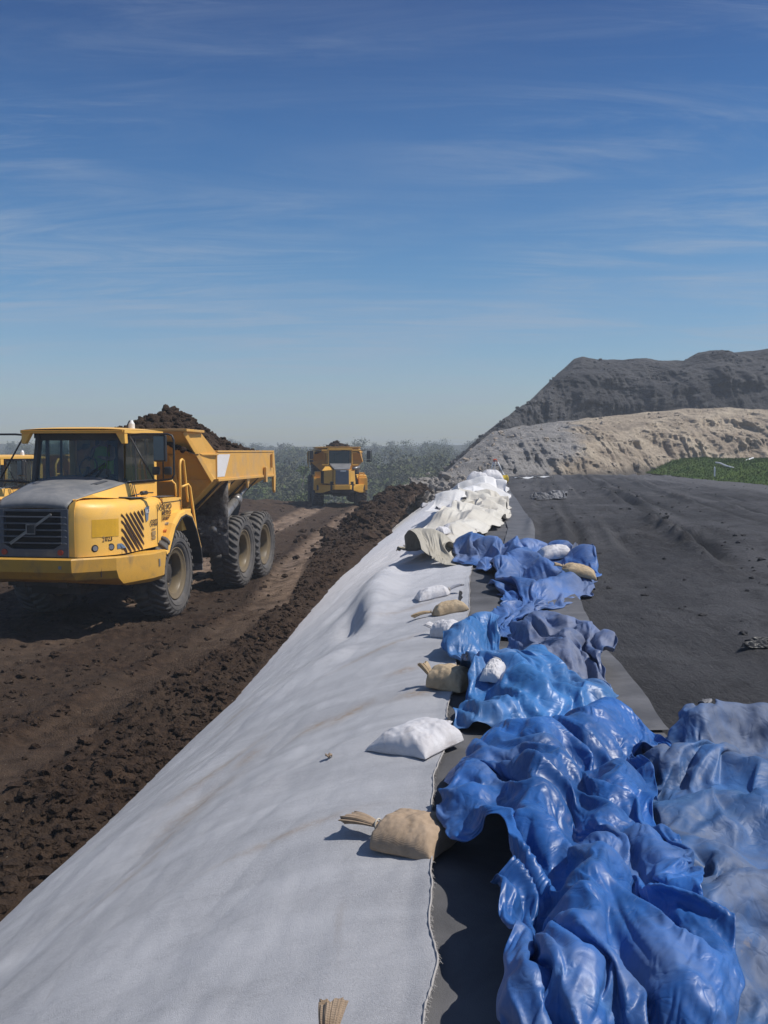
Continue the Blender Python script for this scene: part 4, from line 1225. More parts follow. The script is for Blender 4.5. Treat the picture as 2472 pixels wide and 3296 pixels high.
    sw = MB(); sw.tube([(.17 * math.cos(a), -.62 + .06 * math.sin(a), 2.80 + .17 * math.sin(a)) for a in [2 * math.pi * i / 24 for i in range(25)]], .014, 6, cap=False); sw.tube([(0, -.62, 2.8), (0, -.75, 2.5)], .03, 8)
    sw.build('steering_wheel', M['black'], cab, True)
    wp = MB(); wp.tube([(.30, -1.06, 2.56), (.52, -1.03, 2.86)], .009, 5); wp.tube([(.55, -1.065, 2.58), (.56, -1.0, 3.22)], .010, 5); wp.tube([(.10, -1.075, 2.60), (.52, -1.04, 2.88)], .012, 5); wp.build('wiper', M['black'], cab)
    # --- mirrors
    for s in (1, -1):
        m_ = MB(); e = 0 if s > 0 else .42
        m_.tube([(s * .93, -1.06, 3.37), (s * 1.2, -1.0, 3.39), (s * (1.66 + e), -.95, 3.39), (s * (1.74 + e), -.95, 3.36), (s * (1.77 + e), -.95, 3.28), (s * (1.77 + e), -.95, 2.68), (s * (1.73 + e), -.95, 2.60), (s * (1.55 + e), -.95, 2.575), (s * .93, -1.02, 2.53)], .018, 8)
        m_.tube([(s * 1.0, -1.06, 3.36), (s * (1.40 + e * .3), -.97, 2.59)], .015, 8); m_.tube([(s * (1.56 + e), -.93, 3.39), (s * (1.56 + e), -.93, 2.6)], .014, 8)
        fr_ = m_.build('mirror_arm', M['black'], root, True)
        h_ = MB(); h_.box((s * (1.50 + e), -.90, 3.14), (.24, .10, .48), taper=.96); hs = h_.build('mirror', M['black'], fr_, bevel=.03)
        MB().box((s * (1.49 + e), -.952, 3.14), (.19, .006, .42)).build('mirror_face', M['mirror'], fr_)
        MB().box((s * (1.42 + e), -.90, 2.74), (.14, .08, .15)).build('wide_mirror', M['black'], fr_, bevel=.03); MB().box((s * (1.64 + e), -.90, 2.74), (.14, .08, .15)).build('wide_mirror', M['black'], fr_, bevel=.03)
    # --- rails, platform
    rl = MB()
    rl.tube([(1.28, .62, 1.93), (1.28, .60, 2.82), (1.28, .64, 2.91), (1.28, .72, 2.93), (1.28, .80, 2.90), (1.28, .98, 2.20), (1.28, 1.02, 2.1)], .024, 8)
    rl.tube([(1.29, .66, 2.40), (1.29, 1.0, 2.44), (1.30, 1.08, 2.38), (1.32, 1.30, 1.62), (1.33, 1.34, 1.30)], .024, 8)
    rl.tube([(.90, .50, 2.52), (1.16, .50, 2.52), (1.22, .50, 2.46), (1.24, .50, 2.22)], .018, 8)
    rl.build('grab_rail', M['yellow'], root, True)
    rl = MB(); rl.tube([(-1.28, .62, 1.93), (-1.28, .60, 2.82), (-1.28, .72, 2.93), (-1.28, .80, 2.90), (-1.28, .98, 2.20)], .024, 8); rl.tube([(-.90, .50, 2.52), (-1.2, .50, 2.5), (-1.24, .50, 2.22)], .018, 8); rl.build('grab_rail', M['yellow'], root, True)
    hn = MB()
    for k, (y, zt_) in enumerate(((-.9, 2.5), (-.84, 2.52), (-.75, 2.5))): hn.tube([(.93, y, zt_), (.955, y + .02, 2.36), (.97, y + .03, 2.27)], .008, 5)
    hn.tube([(1.0, -1.0, 2.30), (1.02, -.5, 2.33), (1.02, -.1, 2.32)], .012, 5); hn.tube([(1.02, -.62, 2.33), (1.02, -.42, 2.33)], .04, 10)
    hn.build('cable', M['black'], front, True); hn = MB(); hn.tube([(1.24, -.40, 2.25), (1.31, -.37, 2.18), (1.315, -.33, 2.02)], .006, 5); hn.build('cable', M['black'], front, True); hn = MB(); hn.tube([(1.24, .5, 2.24), (1.31, .52, 2.15), (1.315, .56, 1.95)], .006, 5)
    hn.build('cable', M['black'], front, True)
    hopper(root, 'yellow_body'); mud_plate(root)
    return root


TA = (-5.28, 18.72, 0); RZ = R(-9.5)
truck = build_truck()
truck.location = TA; truck.rotation_euler = (0, 0, RZ)
truck['label'] = 'loaded yellow dump truck with grey bonnet, nearest on the haul road, numbered O322'
dirt_heap('soil_load', TA, RZ, 1.34, 1.22, 6.45, 3.02, .96, 3.35, 'heap of dark brown soil in the body of the nearest dump truck', 21, wave=.13)
driver(TA, RZ, (.02, .0, 2.60), 'driver in a yellow-green vest seated at the wheel of the nearest truck')

tc = copy_tree(truck)
tc.location = (-11.6, 31.0, -.55); tc.rotation_euler = (0, 0, R(-30))
tc['label'] = 'yellow dump truck mostly hidden behind the nearest truck at the left edge'


# --- the older, boxier truck coming up behind
def build_old_truck():
    root = thing('dump_truck', (0, 0, 0), 0, 'older boxy yellow dump truck with narrow grille coming up the haul road in the distance', 'dump truck', 'yellow articulated dump trucks')
    chassis(root, -2.0)
    wheels(root, [(1.20, 0, 1), (1.20, 4.175, 1), (1.20, 5.845, 1), (-1.20, 0, -1), (-1.20, 4.175, -1), (-1.20, 5.845, -1)])
    b = MB()
    b.prism([(-.42, -2.5, 1.02), (.42, -2.5, 1.02), (.42, -2.5, 1.28), (-.42, -2.5, 1.28)], (0, .5, 0))
    for s in (1, -1):
        b.prism([(s * .42, -2.5, 1.04), (s * .42, -2.5, 1.26), (s * 1.30, -1.35, 1.28), (s * 1.38, -1.1, 1.22), (s * 1.38, -1.1, .80), (s * 1.0, -1.6, .82)], (0, .5, 0))
        b.span((s * 1.0, -1.3, .95), (s * 1.47, -.75, 1.62)); b.span((s * 1.05, -.9, 1.60), (s * 1.46, .2, 1.72))
    bumper = b.build('bumper', M['yellow_old'], root, bevel=.015)
    for s in (1, -1):
        MB().box((s * 1.20, -1.31, 1.10), (.24, .03, .28)).build('lamp_recess', M['black'], bumper)
        MB().box((s * 1.20, -1.33, 1.10), (.15, .03, .17)).build('headlight', M['clear_lens'], root)
    h = MB()
    h.prism([(.36, -2.42, 1.30), (.46, -2.38, 1.30), (.46, -2.3, 2.06), (.36, -2.36, 2.08)], (0, .4, 0)); h.prism([(-.36, -2.42, 1.30), (-.46, -2.38, 1.30), (-.46, -2.3, 2.06), (-.36, -2.36, 2.08)], (0, .4, 0))
    h.prism([(.46, -2.35, 1.3), (.74, -2.2, 1.3), (.70, -2.1, 1.98), (.46, -2.3, 2.04)], (0, .5, 0))
    h.span((-.72, -1.9, 1.3), (.72, -.7, 2.06))
    h.prism([(-.50, -2.2, 1.34), (-1.0, -2.0, 1.34), (-1.0, -2.0, 2.04), (-.50, -2.2, 2.08)], (0, .9, 0))
    h.prism([(-1.06, -2.1, 2.03), (-.44, -2.1, 2.06), (-.62, -1.5, 2.24), (-.86, -1.5, 2.24)], (0, .3, .01))
    h.build('engine_cover', M['yellow_old'], root, bevel=.012)
    MB().box((-1.02, -1.99, 1.68), (.20, .05, .66)).build('cooler_opening', M['void'], root)
    bn = MB(); bn.prism([(-.42, -2.38, 2.09), (.40, -2.38, 2.09), (.60, -1.0, 2.36), (-.60, -1.0, 2.36)], (0, .02, .05)); bn.build('bonnet', M['bonnet'], root, bevel=.02)
    g = MB(); g.box((0, -2.42, 1.68), (.70, .05, .76)); gr = g.build('grille', M['decal_blue'], root)
    s_ = MB()
    for k in range(12): s_.box((0, -2.452, 1.34 + k * .062), (.68, .016, .022))
    s_.build('grille_slat', M['grille'], gr)
    MB().box((.05, -2.46, 2.02), (.30, .012, .05)).build('badge', M['white_plastic'], gr)
    MB().tube([(.62, -1.9, 2.12), (1.0, -1.6, 2.2)], .085, 12).build('air_pipe', M['steel'], root, True)
    c = MB(); c.span((-.68, -.98, 1.7), (.68, .30, 2.30))
    for s in (1, -1): c.span((s * .62, -.98, 2.3), (s * .68, -.9, 3.15)); c.span((s * .62, .2, 2.3), (s * .68, .30, 3.15))
    cab = c.build('cab', M['yellow_old'], root, bevel=.01)
    rf = MB(); rf.span((-.66, -1.08, 3.14), (.66, .36, 3.24)); 
    for s in (1, -1): rf.span((s * .66, -1.0, 3.08), (s * 1.02, -.5, 3.17)); rf.span((s * .66, -.98, 2.98), (s * .90, -.9, 3.05)); rf.span((s * .68, -1.0, 2.30), (s * 1.0, -.6, 2.35))
    rf.build('cab_roof', M['yellow_old'], cab, bevel=.01)
    for P_, nm in (([(-.62, -.95, 2.34), (.62, -.95, 2.34), (.62, -.92, 3.12), (-.62, -.92, 3.12)], 'windscreen'), ([(.66, -.9, 2.34), (.66, .2, 2.34), (.66, .2, 3.12), (.66, -.9, 3.12)], 'window'), ([(-.66, -.9, 2.34), (-.66, .2, 2.34), (-.66, .2, 3.12), (-.66, -.9, 3.12)], 'window')):
        MB().add(P_, [(0, 1, 2, 3)]).build(nm, M['glass'], cab)
    MB().span((-.25, -.2, 2.2), (.25, .25, 2.9)).span((-.6, .22, 2.3), (.6, .26, 3.1)).build('seat', M['seat'], cab, bevel=.02)
    MB().tube([(-.4, -.99, 2.33), (.25, -1.0, 2.36)], .012, 5).build('wiper', M['black'], cab)
    for s in (1, -1):
        m_ = MB(); m_.tube([(s * .95, -.95, 3.12), (s * 1.70, -.95, 3.16), (s * 1.74, -.95, 3.1), (s * 1.74, -.95, 2.55), (s * 1.68, -.95, 2.5), (s * 1.45, -.95, 2.5)], .018, 6)
        a_ = m_.build('mirror_arm', M['black'], root, True)
        MB().box((s * 1.58, -.93, 2.88), (.22, .08, .46)).build('mirror', M['black'], a_, bevel=.02); MB().box((s * 1.58, -.93, 2.56), (.2, .08, .12)).build('mirror', M['black'], a_, bevel=.02)
    for s in (1, -1):
        f = MB(); A = [(-.9, 1.55), (-.4, 1.74), (.4, 1.76), (.9, 1.55), (1.2, 1.1)]
        o_ = [[(s * x, y, z) for x in (.95, 1.48)] for y, z in A]
        f.grid(o_ if s > 0 else [q[::-1] for q in o_]); f.build('fender', M['yellow_old'], root, False, solid=.03)
    MB().tube([(1.1, -.5, 1.72), (1.1, -.5, 1.86), (1.36, -.5, 1.86), (1.36, -.5, 1.72)], .035, 8).build('step', M['yellow_old'], root)
    MB().span((-1.4, -.9, 1.72), (-1.05, -.4, 1.96)).build('tool_box', M['yellow_old'], root, bevel=.02)
    hopper(root, 'yellow_body', white=False, headtop=3.28, hw=1.48); mud_plate(root)
    return root


TB = (-2.52, 55.8, -.02); RZB = R(6.5)
old = build_old_truck()
old.location = TB; old.rotation_euler = (0, 0, RZB)
dirt_heap('soil_load', TB, RZB, 1.3, 1.2, 6.4, 2.95, .62, 2.2, 'low heap of brown soil in the body of the distant dump truck', 33, wave=.16)


# ---------------------------------------------------------------- how the sheets fall: a cloth simulation over low hidden lumps
def gz(px, py, z=1.6):
    p = pixz(px, py, z); return (p[0], p[1])


def near(x, y, z=1.6): return gz(1350 + x / 1.4786, 2250 + y / 1.4786, z)
def midw(x, y, z=1.6): return gz(1230 + x / 1.8433, 1700 + y / 1.8433, z)
def farw(x, y, z=1.6): return gz(1250 + x / 2.2726, 1480 + y / 2.2726, z)


DRAPE = {}
DRAPE['fg'] = dict(n=(110, 160), grow=-.07, seed=1, frames=50, fold=(.40, .105, .3),
 L=[near(420, 1900), near(370, 1547), near(265, 1350), near(215, 1150), near(150, 1000), near(300, 870), near(380, 720), near(130, 680), near(60, 560), near(130, 300), near(370, 130), near(560, 60)],
 Rt=[near(1580, 1900), near(1640, 1547), near(1580, 1300), near(1500, 1150), near(1400, 1000), near(1330, 850), near(1290, 700), near(1220, 560), near(1200, 430), near(1320, 330), near(1260, 200), near(960, 90)],
 bed=[([near(430, 230), near(260, 480), near(250, 640)], .20, .16), ([near(560, 280), near(620, 450), near(560, 640), near(500, 900)], .26, .15), ([near(950, 430), near(900, 650), near(860, 900)], .20, .13), ([near(860, 1000), near(780, 1250), near(740, 1450), near(780, 1700)], .28, .12),
      ([near(380, 740), near(300, 1000), near(350, 1250), near(520, 1547), near(620, 1800)], .24, .10), ([near(1060, 780), near(1180, 950), near(1260, 1120)], .20, .12), ([near(1020, 1250), near(1150, 1450), near(1300, 1700)], .24, .12), ([near(900, 130), near(750, 260)], .22, .2), ([near(1300, 1250), near(1450, 1500)], .2, .1)])
DRAPE['dull'] = dict(n=(64, 84), grow=-.07, fold=(.50, .085, -1.1), seed=2, frames=48,
 L=[near(1150, 1700), near(1130, 1200), near(1080, 900), near(1000, 600), near(960, 420), near(1040, 270), near(1150, 130)],
 Rt=[near(2500, 1700), near(2450, 1200), near(2400, 900), near(2350, 600), near(2300, 400), near(2200, 230), near(1900, 120)],
 bed=[([near(1330, 160), near(1450, 110), near(1700, 150)], .20, .12), ([near(1150, 330), near(1400, 350), near(1700, 420)], .18, .08), ([near(1200, 560), near(1400, 500), near(1700, 560)], .13, .12), ([near(1350, 1150), near(1600, 1050), near(1800, 1100)], .22, .12), ([near(1250, 700), near(1500, 800)], .12, .1)])
DRAPE['midlight'] = dict(n=(64, 70), grow=-.08, fold=(.42, .09, .5), seed=3, frames=50,
 L=[midw(480, 1180, 1.55), midw(420, 1080), midw(400, 980), midw(470, 860), midw(480, 760), midw(330, 710), midw(420, 580), midw(560, 540)],
 Rt=[midw(1250, 1180, 1.55), midw(1400, 1040), midw(1440, 930), midw(1060, 900), midw(850, 800), midw(770, 720), midw(740, 640), midw(700, 560)],
 bed=[([midw(430, 700), midw(600, 600), midw(720, 640)], .22, .13), ([midw(450, 960), midw(620, 880), midw(780, 900), midw(850, 1000)], .24, .13), ([midw(620, 1090), midw(900, 1050), midw(1300, 990)], .12, .1)])
DRAPE['midgrey'] = dict(n=(64, 64), grow=-.16, fold=(.34, .12, .15), seed=4, frames=48,
 L=[midw(830, 930), midw(760, 820), midw(720, 740), midw(800, 640)],
 Rt=[midw(1330, 960), midw(1430, 860), midw(1380, 740), midw(1140, 640)],
 bed=[([midw(870, 680), midw(1000, 660), midw(1100, 700)], .28, .16), ([midw(1080, 880), midw(1100, 720), midw(1300, 720), midw(1380, 850)], .26, .12), ([midw(850, 900), midw(1000, 800)], .2, .15)])
DRAPE['farblue'] = dict(n=(70, 90), grow=-.10, fold=(.42, .09, -.2), seed=5, frames=48,
 L=[farw(640, 1240, 1.52), farw(650, 1050), farw(700, 930), farw(690, 800), farw(480, 720), farw(380, 560)],
 Rt=[farw(1140, 1280, 1.52), farw(1110, 1120), farw(1400, 1010), farw(1520, 880), farw(1570, 760), farw(1450, 690)],
 bed=[([farw(700, 1100), farw(720, 960)], .14, .12), ([farw(560, 640), farw(700, 680), farw(900, 700), farw(1200, 700), farw(1500, 760)], .3, .25), ([farw(800, 850), farw(1000, 760), farw(1150, 860)], .28, .2), ([farw(1100, 960), farw(1400, 880)], .18, .15)])
DRAPE['cream'] = dict(n=(56, 110), grow=-.16, seed=6, frames=48,
 L=[(.85, 15.3), (.85, 16.5), (.7, 19), (1.3, 22), (1.9, 26), (2.0, 31), (2.3, 36)],
 Rt=[(1.5, 15.9), (1.75, 17.8), (2.35, 20), (2.9, 23), (3.4, 27), (3.6, 31), (3.8, 36)],
 bed=[([(1.0, 15.5), (1.7, 19.5), (2.4, 23), (2.8, 27), (2.6, 33)], .36, .42), ([(1.2, 20), (1.9, 25), (2.3, 30)], .35, .35)])
DRAPE['flap'] = dict(n=(50, 44), grow=-.03, fine=.0, seed=7, frames=46,
 L=[gz(1300, 1812, 1.5), gz(1285, 1770, 1.5), (.05, 15.5), (.3, 16.8)],
 Rt=[gz(1480, 1822, 1.5), gz(1455, 1790, 1.5), (1.0, 15.3), (1.0, 16.6)],
 bed=[([(.28, 14.3), (.5, 15.0), (.8, 14.7)], .38, .38)])
DRAPE['farwhite'] = dict(n=(50, 70), grow=-.18, seed=8, frames=46,
 L=[(1.3, 27), (2.0, 32), (2.6, 37), (3.4, 42), (4.2, 46)],
 Rt=[(3.0, 26), (3.8, 31), (4.5, 36), (5.0, 41), (5.0, 45)],
 bed=[([(2.0, 28), (3.2, 33), (4.0, 39), (4.4, 44)], .42, .7)])


def curve2(pts, n):
    p = np.array(pts, float); d = np.r_[0, np.cumsum(np.hypot(*np.diff(p, axis=0).T))]; s = np.linspace(0, d[-1], n)
    q = np.c_[np.interp(s, d, p[:, 0]), np.interp(s, d, p[:, 1])]
    for _ in range(3): q[1:-1] = (q[:-2] + 2 * q[1:-1] + q[2:]) / 4
    return q


def drape(key, under=()):
    s = DRAPE[key]; NX, NY = s['n']
    sim = bpy.data.scenes.new('drape')
    L, Rr = curve2(s['L'], NY), curve2(s['Rt'], NY)
    u = np.linspace(0, 1, NX)[None, :, None]
    P = L[:, None] * (1 - u) + Rr[:, None] * u
    width = np.hypot(*(Rr - L).mean(0)); length = np.hypot(*np.diff((L + Rr) / 2, axis=0).T).sum()
    k_ = min(width, length) / 1.6
    q = P.reshape(-1, 2); mn, mx = q.min(0) - 1.5 * k_, q.max(0) + 1.5 * k_
    st = .03 * max(1, k_ * 1.2)
    X, Y = np.meshgrid(np.arange(mn[0], mx[0], st), np.arange(mn[1], mx[1], st)); H = np.zeros_like(X)
    for pts, h, r in s['bed']:
        c = curve2(pts, 24)
        for k in range(24):
            d = np.hypot(X - c[k, 0], Y - c[k, 1])
            H = np.maximum(H, h * (.8 + .35 * math.sin(k * 1.3 + s['seed'])) * np.exp(-(d / r) ** 2 * 1.2))
    H[H < .012] = 0
    cols = [(np.stack([X, Y, H], -1), X.shape)] + [(a - np.array([0, 0, Zp]), a.shape[:2]) for a in under]
    made = []
    for V, sh in cols:
        m = ensure_mesh('bed', V, grid_faces(*sh), [], False); o = bpy.data.objects.new('bed', m); sim.collection.objects.link(o); made.append(o)
        o.modifiers.new('c', 'COLLISION'); o.collision.cloth_friction = 25; o.collision.thickness_outer = .012
    x, y = P[..., 0], P[..., 1]; sd = s['seed'] * 13
    w = sum(a * pn(x * f / k_, y * f * .6 / k_, k * 9.1 + sd) for k, (f, a) in enumerate(((1.5, .20), (3.2, .07), (6.5, s.get('fine', .0)))))
    V = np.stack([x + .05 * k_ * pn(x * 3, y * 3, 31 + sd), y + .05 * k_ * pn(x * 3, y * 3, 51 + sd), H.max() + .16 + .12 * k_ + w * k_], -1)
    if s.get('fold'):
        spacing, tall, slant = s['fold']; spacing *= k_; tall *= k_
        phase = (x + slant * y) / spacing + 1.1 * pn(x / k_ * 1.1, y / k_ * .8, 71 + sd) + .4 * pn(x / k_ * 3, y / k_ * 2, 72 + sd)
        zig = 2 * np.abs(phase - np.floor(phase + .5)) * 2 - 1
        V[..., 2] += tall * zig * (.45 + .9 * np.clip(pn(x / k_ * 1.3, y / k_ * .9, 73 + sd) + .5, 0, 1))
    m = ensure_mesh('drop', V, grid_faces(NY, NX), [], False); o = bpy.data.objects.new('drop', m); sim.collection.objects.link(o); made.append(o)
    md = o.modifiers.new('cloth', 'CLOTH'); c = md.settings
    c.quality = 7; c.mass = .45; c.tension_stiffness = 60; c.compression_stiffness = 60; c.shear_stiffness = 25; c.bending_stiffness = .04; c.air_damping = 3
    c.shrink_min = s['grow']; c.shrink_max = s['grow']
    cs = md.collision_settings; cs.use_collision = True; cs.use_self_collision = True
    cs.self_distance_min = .004; cs.distance_min = .012; cs.collision_quality = 2; cs.self_friction = 8
    md.point_cache.frame_start = 1; md.point_cache.frame_end = 100
    dg = sim.view_layers[0].depsgraph
    for f in range(1, s['frames'] + 1):
        sim.frame_set(f)
    ev = o.evaluated_get(sim.view_layers[0].depsgraph); m2 = ev.to_mesh()
    a = np.zeros(len(m2.vertices) * 3, dtype=np.float32); m2.vertices.foreach_get('co', a); ev.to_mesh_clear()
    for ob in made:
        d_ = ob.data; bpy.data.objects.remove(ob); bpy.data.meshes.remove(d_)
    bpy.data.scenes.remove(sim)
    return a.reshape(NY, NX, 3).astype(float) + np.array([0, 0, Zp])


SHAPES = {}
for key, under in (('dull', ()), ('fg', ('dull',)), ('midgrey', ()), ('midlight', ('midgrey',)), ('farblue', ()), ('cream', ()), ('flap', ()), ('farwhite', ())):
    SHAPES[key] = drape(key, [SHAPES[u_] for u_ in under])


# ---------------------------------------------------------------- crumpled tarps 
def poly_tarp(name, base, dusty, dust_amt, scale=1., rough=.36, lobound=.42, pale=(.16, .33, .62)):
    t = NT(name)
    c = t.mix(t.ramp(t.noise(2.2 / scale, 6, .65, .4), .35, .68), [v * .72 for v in base], [v * 1.25 for v in base])
    c = t.mix(t.ramp(t.noise(3.1 / scale, 7, .7, .8, t.map((1, 1, 1), loc=(4, 2, 1))), .55, .75, 0, .35), c, pale)
    dm = t.ramp(t.noise(1.5 / scale, 8, .68, .5, t.map((1, 1, 1), loc=(9, 5, 3))), lobound, lobound + .28, 0, dust_amt)
    c = t.mix(dm, c, dusty)
    c = t.mix(t.ramp(t.noise(5 / scale, 9, .78, .3), .60, .72, 0, .4 * dust_amt + .08), c, (.34, .25, .16))
    w = t.n.new('ShaderNodeVectorMath'); w.operation = 'ADD'
    sc = t.n.new('ShaderNodeVectorMath'); sc.operation = 'SCALE'; t.l.new(t.noise(4 / scale, 3, out='Color'), sc.inputs[0]); sc.inputs['Scale'].default_value = .16 * scale
    t.l.new(t.tc, w.inputs[0]); t.l.new(sc.outputs[0], w.inputs[1])
    v1 = t.math('ABSOLUTE', t.math('SUBTRACT', t.noise(3.2 / scale, 2, .5, .6, w.outputs[0]), .5)); v2 = t.math('ABSOLUTE', t.math('SUBTRACT', t.noise(8 / scale, 2, .5, .9, w.outputs[0]), .5)); v3 = t.vor(6 / scale, 'DISTANCE_TO_EDGE', w.outputs[0])
    h = t.math('ADD', t.math('MULTIPLY', v1, 3.2), t.math('MULTIPLY', v2, 1.5)); h = t.math('ADD', h, t.math('MULTIPLY', t.ramp(v3, 0, .05), .06))
    h = t.math('MULTIPLY', h, .016 * scale)
    for k, (vs, sl) in enumerate(((4.2, .26), (10, .20))):       # flat facets meeting in creases
        vn = t.n.new('ShaderNodeTexVoronoi'); t.l.new(w.outputs[0], vn.inputs['Vector']); vn.inputs['Scale'].default_value = vs / scale
        df_ = t.n.new('ShaderNodeVectorMath'); df_.operation = 'SUBTRACT'; t.l.new(w.outputs[0], df_.inputs[0]); t.l.new(vn.outputs['Position'], df_.inputs[1])
        cc_ = t.n.new('ShaderNodeVectorMath'); cc_.operation = 'SUBTRACT'; t.l.new(vn.outputs['Color'], cc_.inputs[0]); cc_.inputs[1].default_value = (.5, .5, .5)
        dt_ = t.n.new('ShaderNodeVectorMath'); dt_.operation = 'DOT_PRODUCT'; t.l.new(df_.outputs[0], dt_.inputs[0]); t.l.new(cc_.outputs[0], dt_.inputs[1])
        h = t.math('ADD', h, t.math('MULTIPLY', dt_.outputs['Value'], sl))
    t.bump(h, 1.0, .50, None)
    return t.fin(c, t.ramp(dm, 0, max(dust_amt, .01), rough, .72), Specular_IOR_Level=.5)


M['t_fg'] = poly_tarp('bright_blue_tarp', (.021, .100, .325), (.15, .185, .26), .42, .9, .42, .47)
M['t_dull'] = poly_tarp('dusty_blue_tarp', (.034, .105, .27), (.12, .13, .165), .75, 1, .56, .40, (.07, .16, .31))
M['t_mid'] = poly_tarp('light_blue_tarp', (.036, .145, .37), (.18, .23, .33), .45, 1.2, .42, .46)
M['t_grey'] = poly_tarp('greyed_blue_tarp', (.055, .115, .28), (.18, .185, .23), .65, 1.3, .36, .34, (.2, .25, .4))
M['t_far'] = poly_tarp('violet_blue_tarp', (.048, .125, .34), (.165, .195, .29), .60, 1.8, .5, .40, (.13, .2, .45))


def sheet(name, base, shade, scale, dirt=(.33, .27, .20)):
    t = NT(name)
    c = t.mix(t.ramp(t.noise(1.6 / scale, 6, .65, .4), .35, .7), base, shade)
    c = t.mix(t.ramp(t.noise(2.4 / scale, 9, .75, .3), .60, .75, 0, .7), c, dirt)
    t.bump(t.math('ADD', t.vor(5 / scale), t.math('MULTIPLY', t.noise(14 / scale, 5), .4)), .03 * scale, .5)
    return t.fin(c, .55, Specular_IOR_Level=.35)


M['cream'] = sheet('cream_sheet', (.62, .59, .53), (.52, .48, .41), 1.6)
M['flap'] = sheet('stiff_beige_sheet', (.40, .37, .31), (.30, .27, .21), 1.2)
M['wsheet'] = sheet('white_sheet', (.72, .71, .71), (.60, .58, .55), 2.2)
M['rag'] = sheet('grey_plastic_rag', (.20, .20, .215), (.10, .10, .105), 1.0, (.06, .06, .06))

SURF = []
from mathutils.bvhtree import BVHTree


def tarp(key, name, mat, label, cat, sub=1, f=None, keep=True):
    a = SHAPES[key].copy()
    if f is not None: a = f(a)
    ny, nx = a.shape[:2]
    Fc = grid_faces(ny, nx)
    me = ensure_mesh(name, a, Fc, mat)
    o = link(name, me, label=label, cat=cat)
    if sub:
        md = o.modifiers.new('sub', 'SUBSURF'); md.levels = md.render_levels = sub
    sd = o.modifiers.new('solid', 'SOLIDIFY'); sd.thickness = .002; sd.offset = 0
    if keep: SURF.append(BVHTree.FromPolygons(a.reshape(-1, 3).tolist(), Fc.tolist()))
    return o, a


def shear(a, k=0.):
    a = a.copy(); a[..., 2] += k
    return a


fg, A_fg = tarp('fg', 'blue_tarp', M['t_fg'], 'large bright blue plastic tarp heaped in deep glossy folds, nearest the camera', 'tarp')
dull, A_du = tarp('dull', 'blue_tarp', M['t_dull'], 'dusty dull blue tarp with broad folds beneath the right side of the bright blue one', 'tarp')
mid, A_mid = tarp('midlight', 'blue_tarp', M['t_mid'], 'light sky blue tarp just beyond the nearest one, partly over a tan sandbag', 'tarp')
gry, A_gry = tarp('midgrey', 'blue_tarp', M['t_grey'], 'crumpled grey-violet tarp bunched against the light blue one', 'tarp')
farb, A_far = tarp('farblue', 'blue_tarp', M['t_far'], 'faded violet-blue tarp spread wide across the platform, farthest of the blue tarps', 'tarp')
tarp('cream', 'cream_tarp', M['cream'], 'long cream plastic sheet bunched along the crest beyond the blue tarps', 'plastic sheet')
tarp('flap', 'beige_tarp', M['flap'], 'stiff beige sheet folded over itself like an open sack on the pale cloth', 'plastic sheet', f=lambda a: a + np.array([0, 0, -.02]))
tarp('farwhite', 'white_tarp', M['wsheet'], 'white plastic sheeting piled up at the far end of the crest', 'plastic sheet')
for key, tag_, o, a, ij in (('g', 'a', fg, A_fg, (118, 5)), ('g', 'b', fg, A_fg, (100, 86)), ('g', 'c', mid, A_mid, (20, 3))):
    n = Vector(np.cross(a[ij[0], ij[1] + 1] - a[ij], a[ij[0] + 1, ij[1]] - a[ij])).normalized()
    if n.z < 0: n = -n
    q = n.to_track_quat('Z', 'Y').to_matrix()
    p = Vector(a[ij]) + n * .004
    MB().tube([p + q @ Vector((.014 * math.cos(t_), .014 * math.sin(t_), 0)) for t_ in [2 * math.pi * i / 16 for i in range(17)]], .004, 5, cap=False).build('grommet', M['steel'], o, True)


def z_at(x, y):
    z = top_z(x, y)
    for b in SURF:
        h = b.ray_cast(Vector((x, y, 8)), Vector((0, 0, -1)))
        if h[0] is not None: z = max(z, h[0].z)
    return z


def spot(px, py, surf=None):
    f = surf or z_at
    z = 1.5
    for _ in range(14):
        p = pixz(px, py, z); z = .55 * z + .45 * f(p[0], p[1])
    return p[0], p[1]


def lies_at(px, py):
    """where the sight line first meets one of the sheets"""
    d = Vector(pix(px, py, 1.0)) - Vector((0, 0, CAM_Z)); best = None
    for b in SURF:
        h = b.ray_cast(Vector((0, 0, CAM_Z)), d.normalized())
        if h[0] is not None and (best is None or h[3] < best[3]): best = h
    return (best[0].x, best[0].y) if best else spot(px, py)


# rags and litter on the ash
def squash(sx, sy, sz, x, y, rot):
    def f(a):
        c_ = a.mean((0, 1)); b = a - c_; b[..., 2] = a[..., 2] - 1.5
        b[..., 0] *= sx; b[..., 1] *= sy
        cs, sn = math.cos(rot), math.sin(rot)
        X_, Y_ = b[..., 0] * cs - b[..., 1] * sn + x, b[..., 0] * sn + b[..., 1] * cs + y
        return np.stack([X_, Y_, b[..., 2] * sz + Zp + .005], -1)
    return f


tarp('midlight', 'plastic_rag', M['rag'], 'left of two crumpled grey plastic rags lying on the dark ash', 'plastic rag', f=squash(.75, .22, .8, 5.05, 32.4, .1))
tarp('midgrey', 'plastic_rag', M['rag'], 'right of two crumpled grey plastic rags lying on the dark ash', 'plastic rag', f=squash(.9, .42, .8, 5.75, 33.0, .25))
tarp('midgrey', 'plastic_scrap', M['black'], 'flattened black plastic scrap on the ash at the right edge', 'plastic scrap', f=squash(.42, .06, .22, 3.05, 8.0, .1))


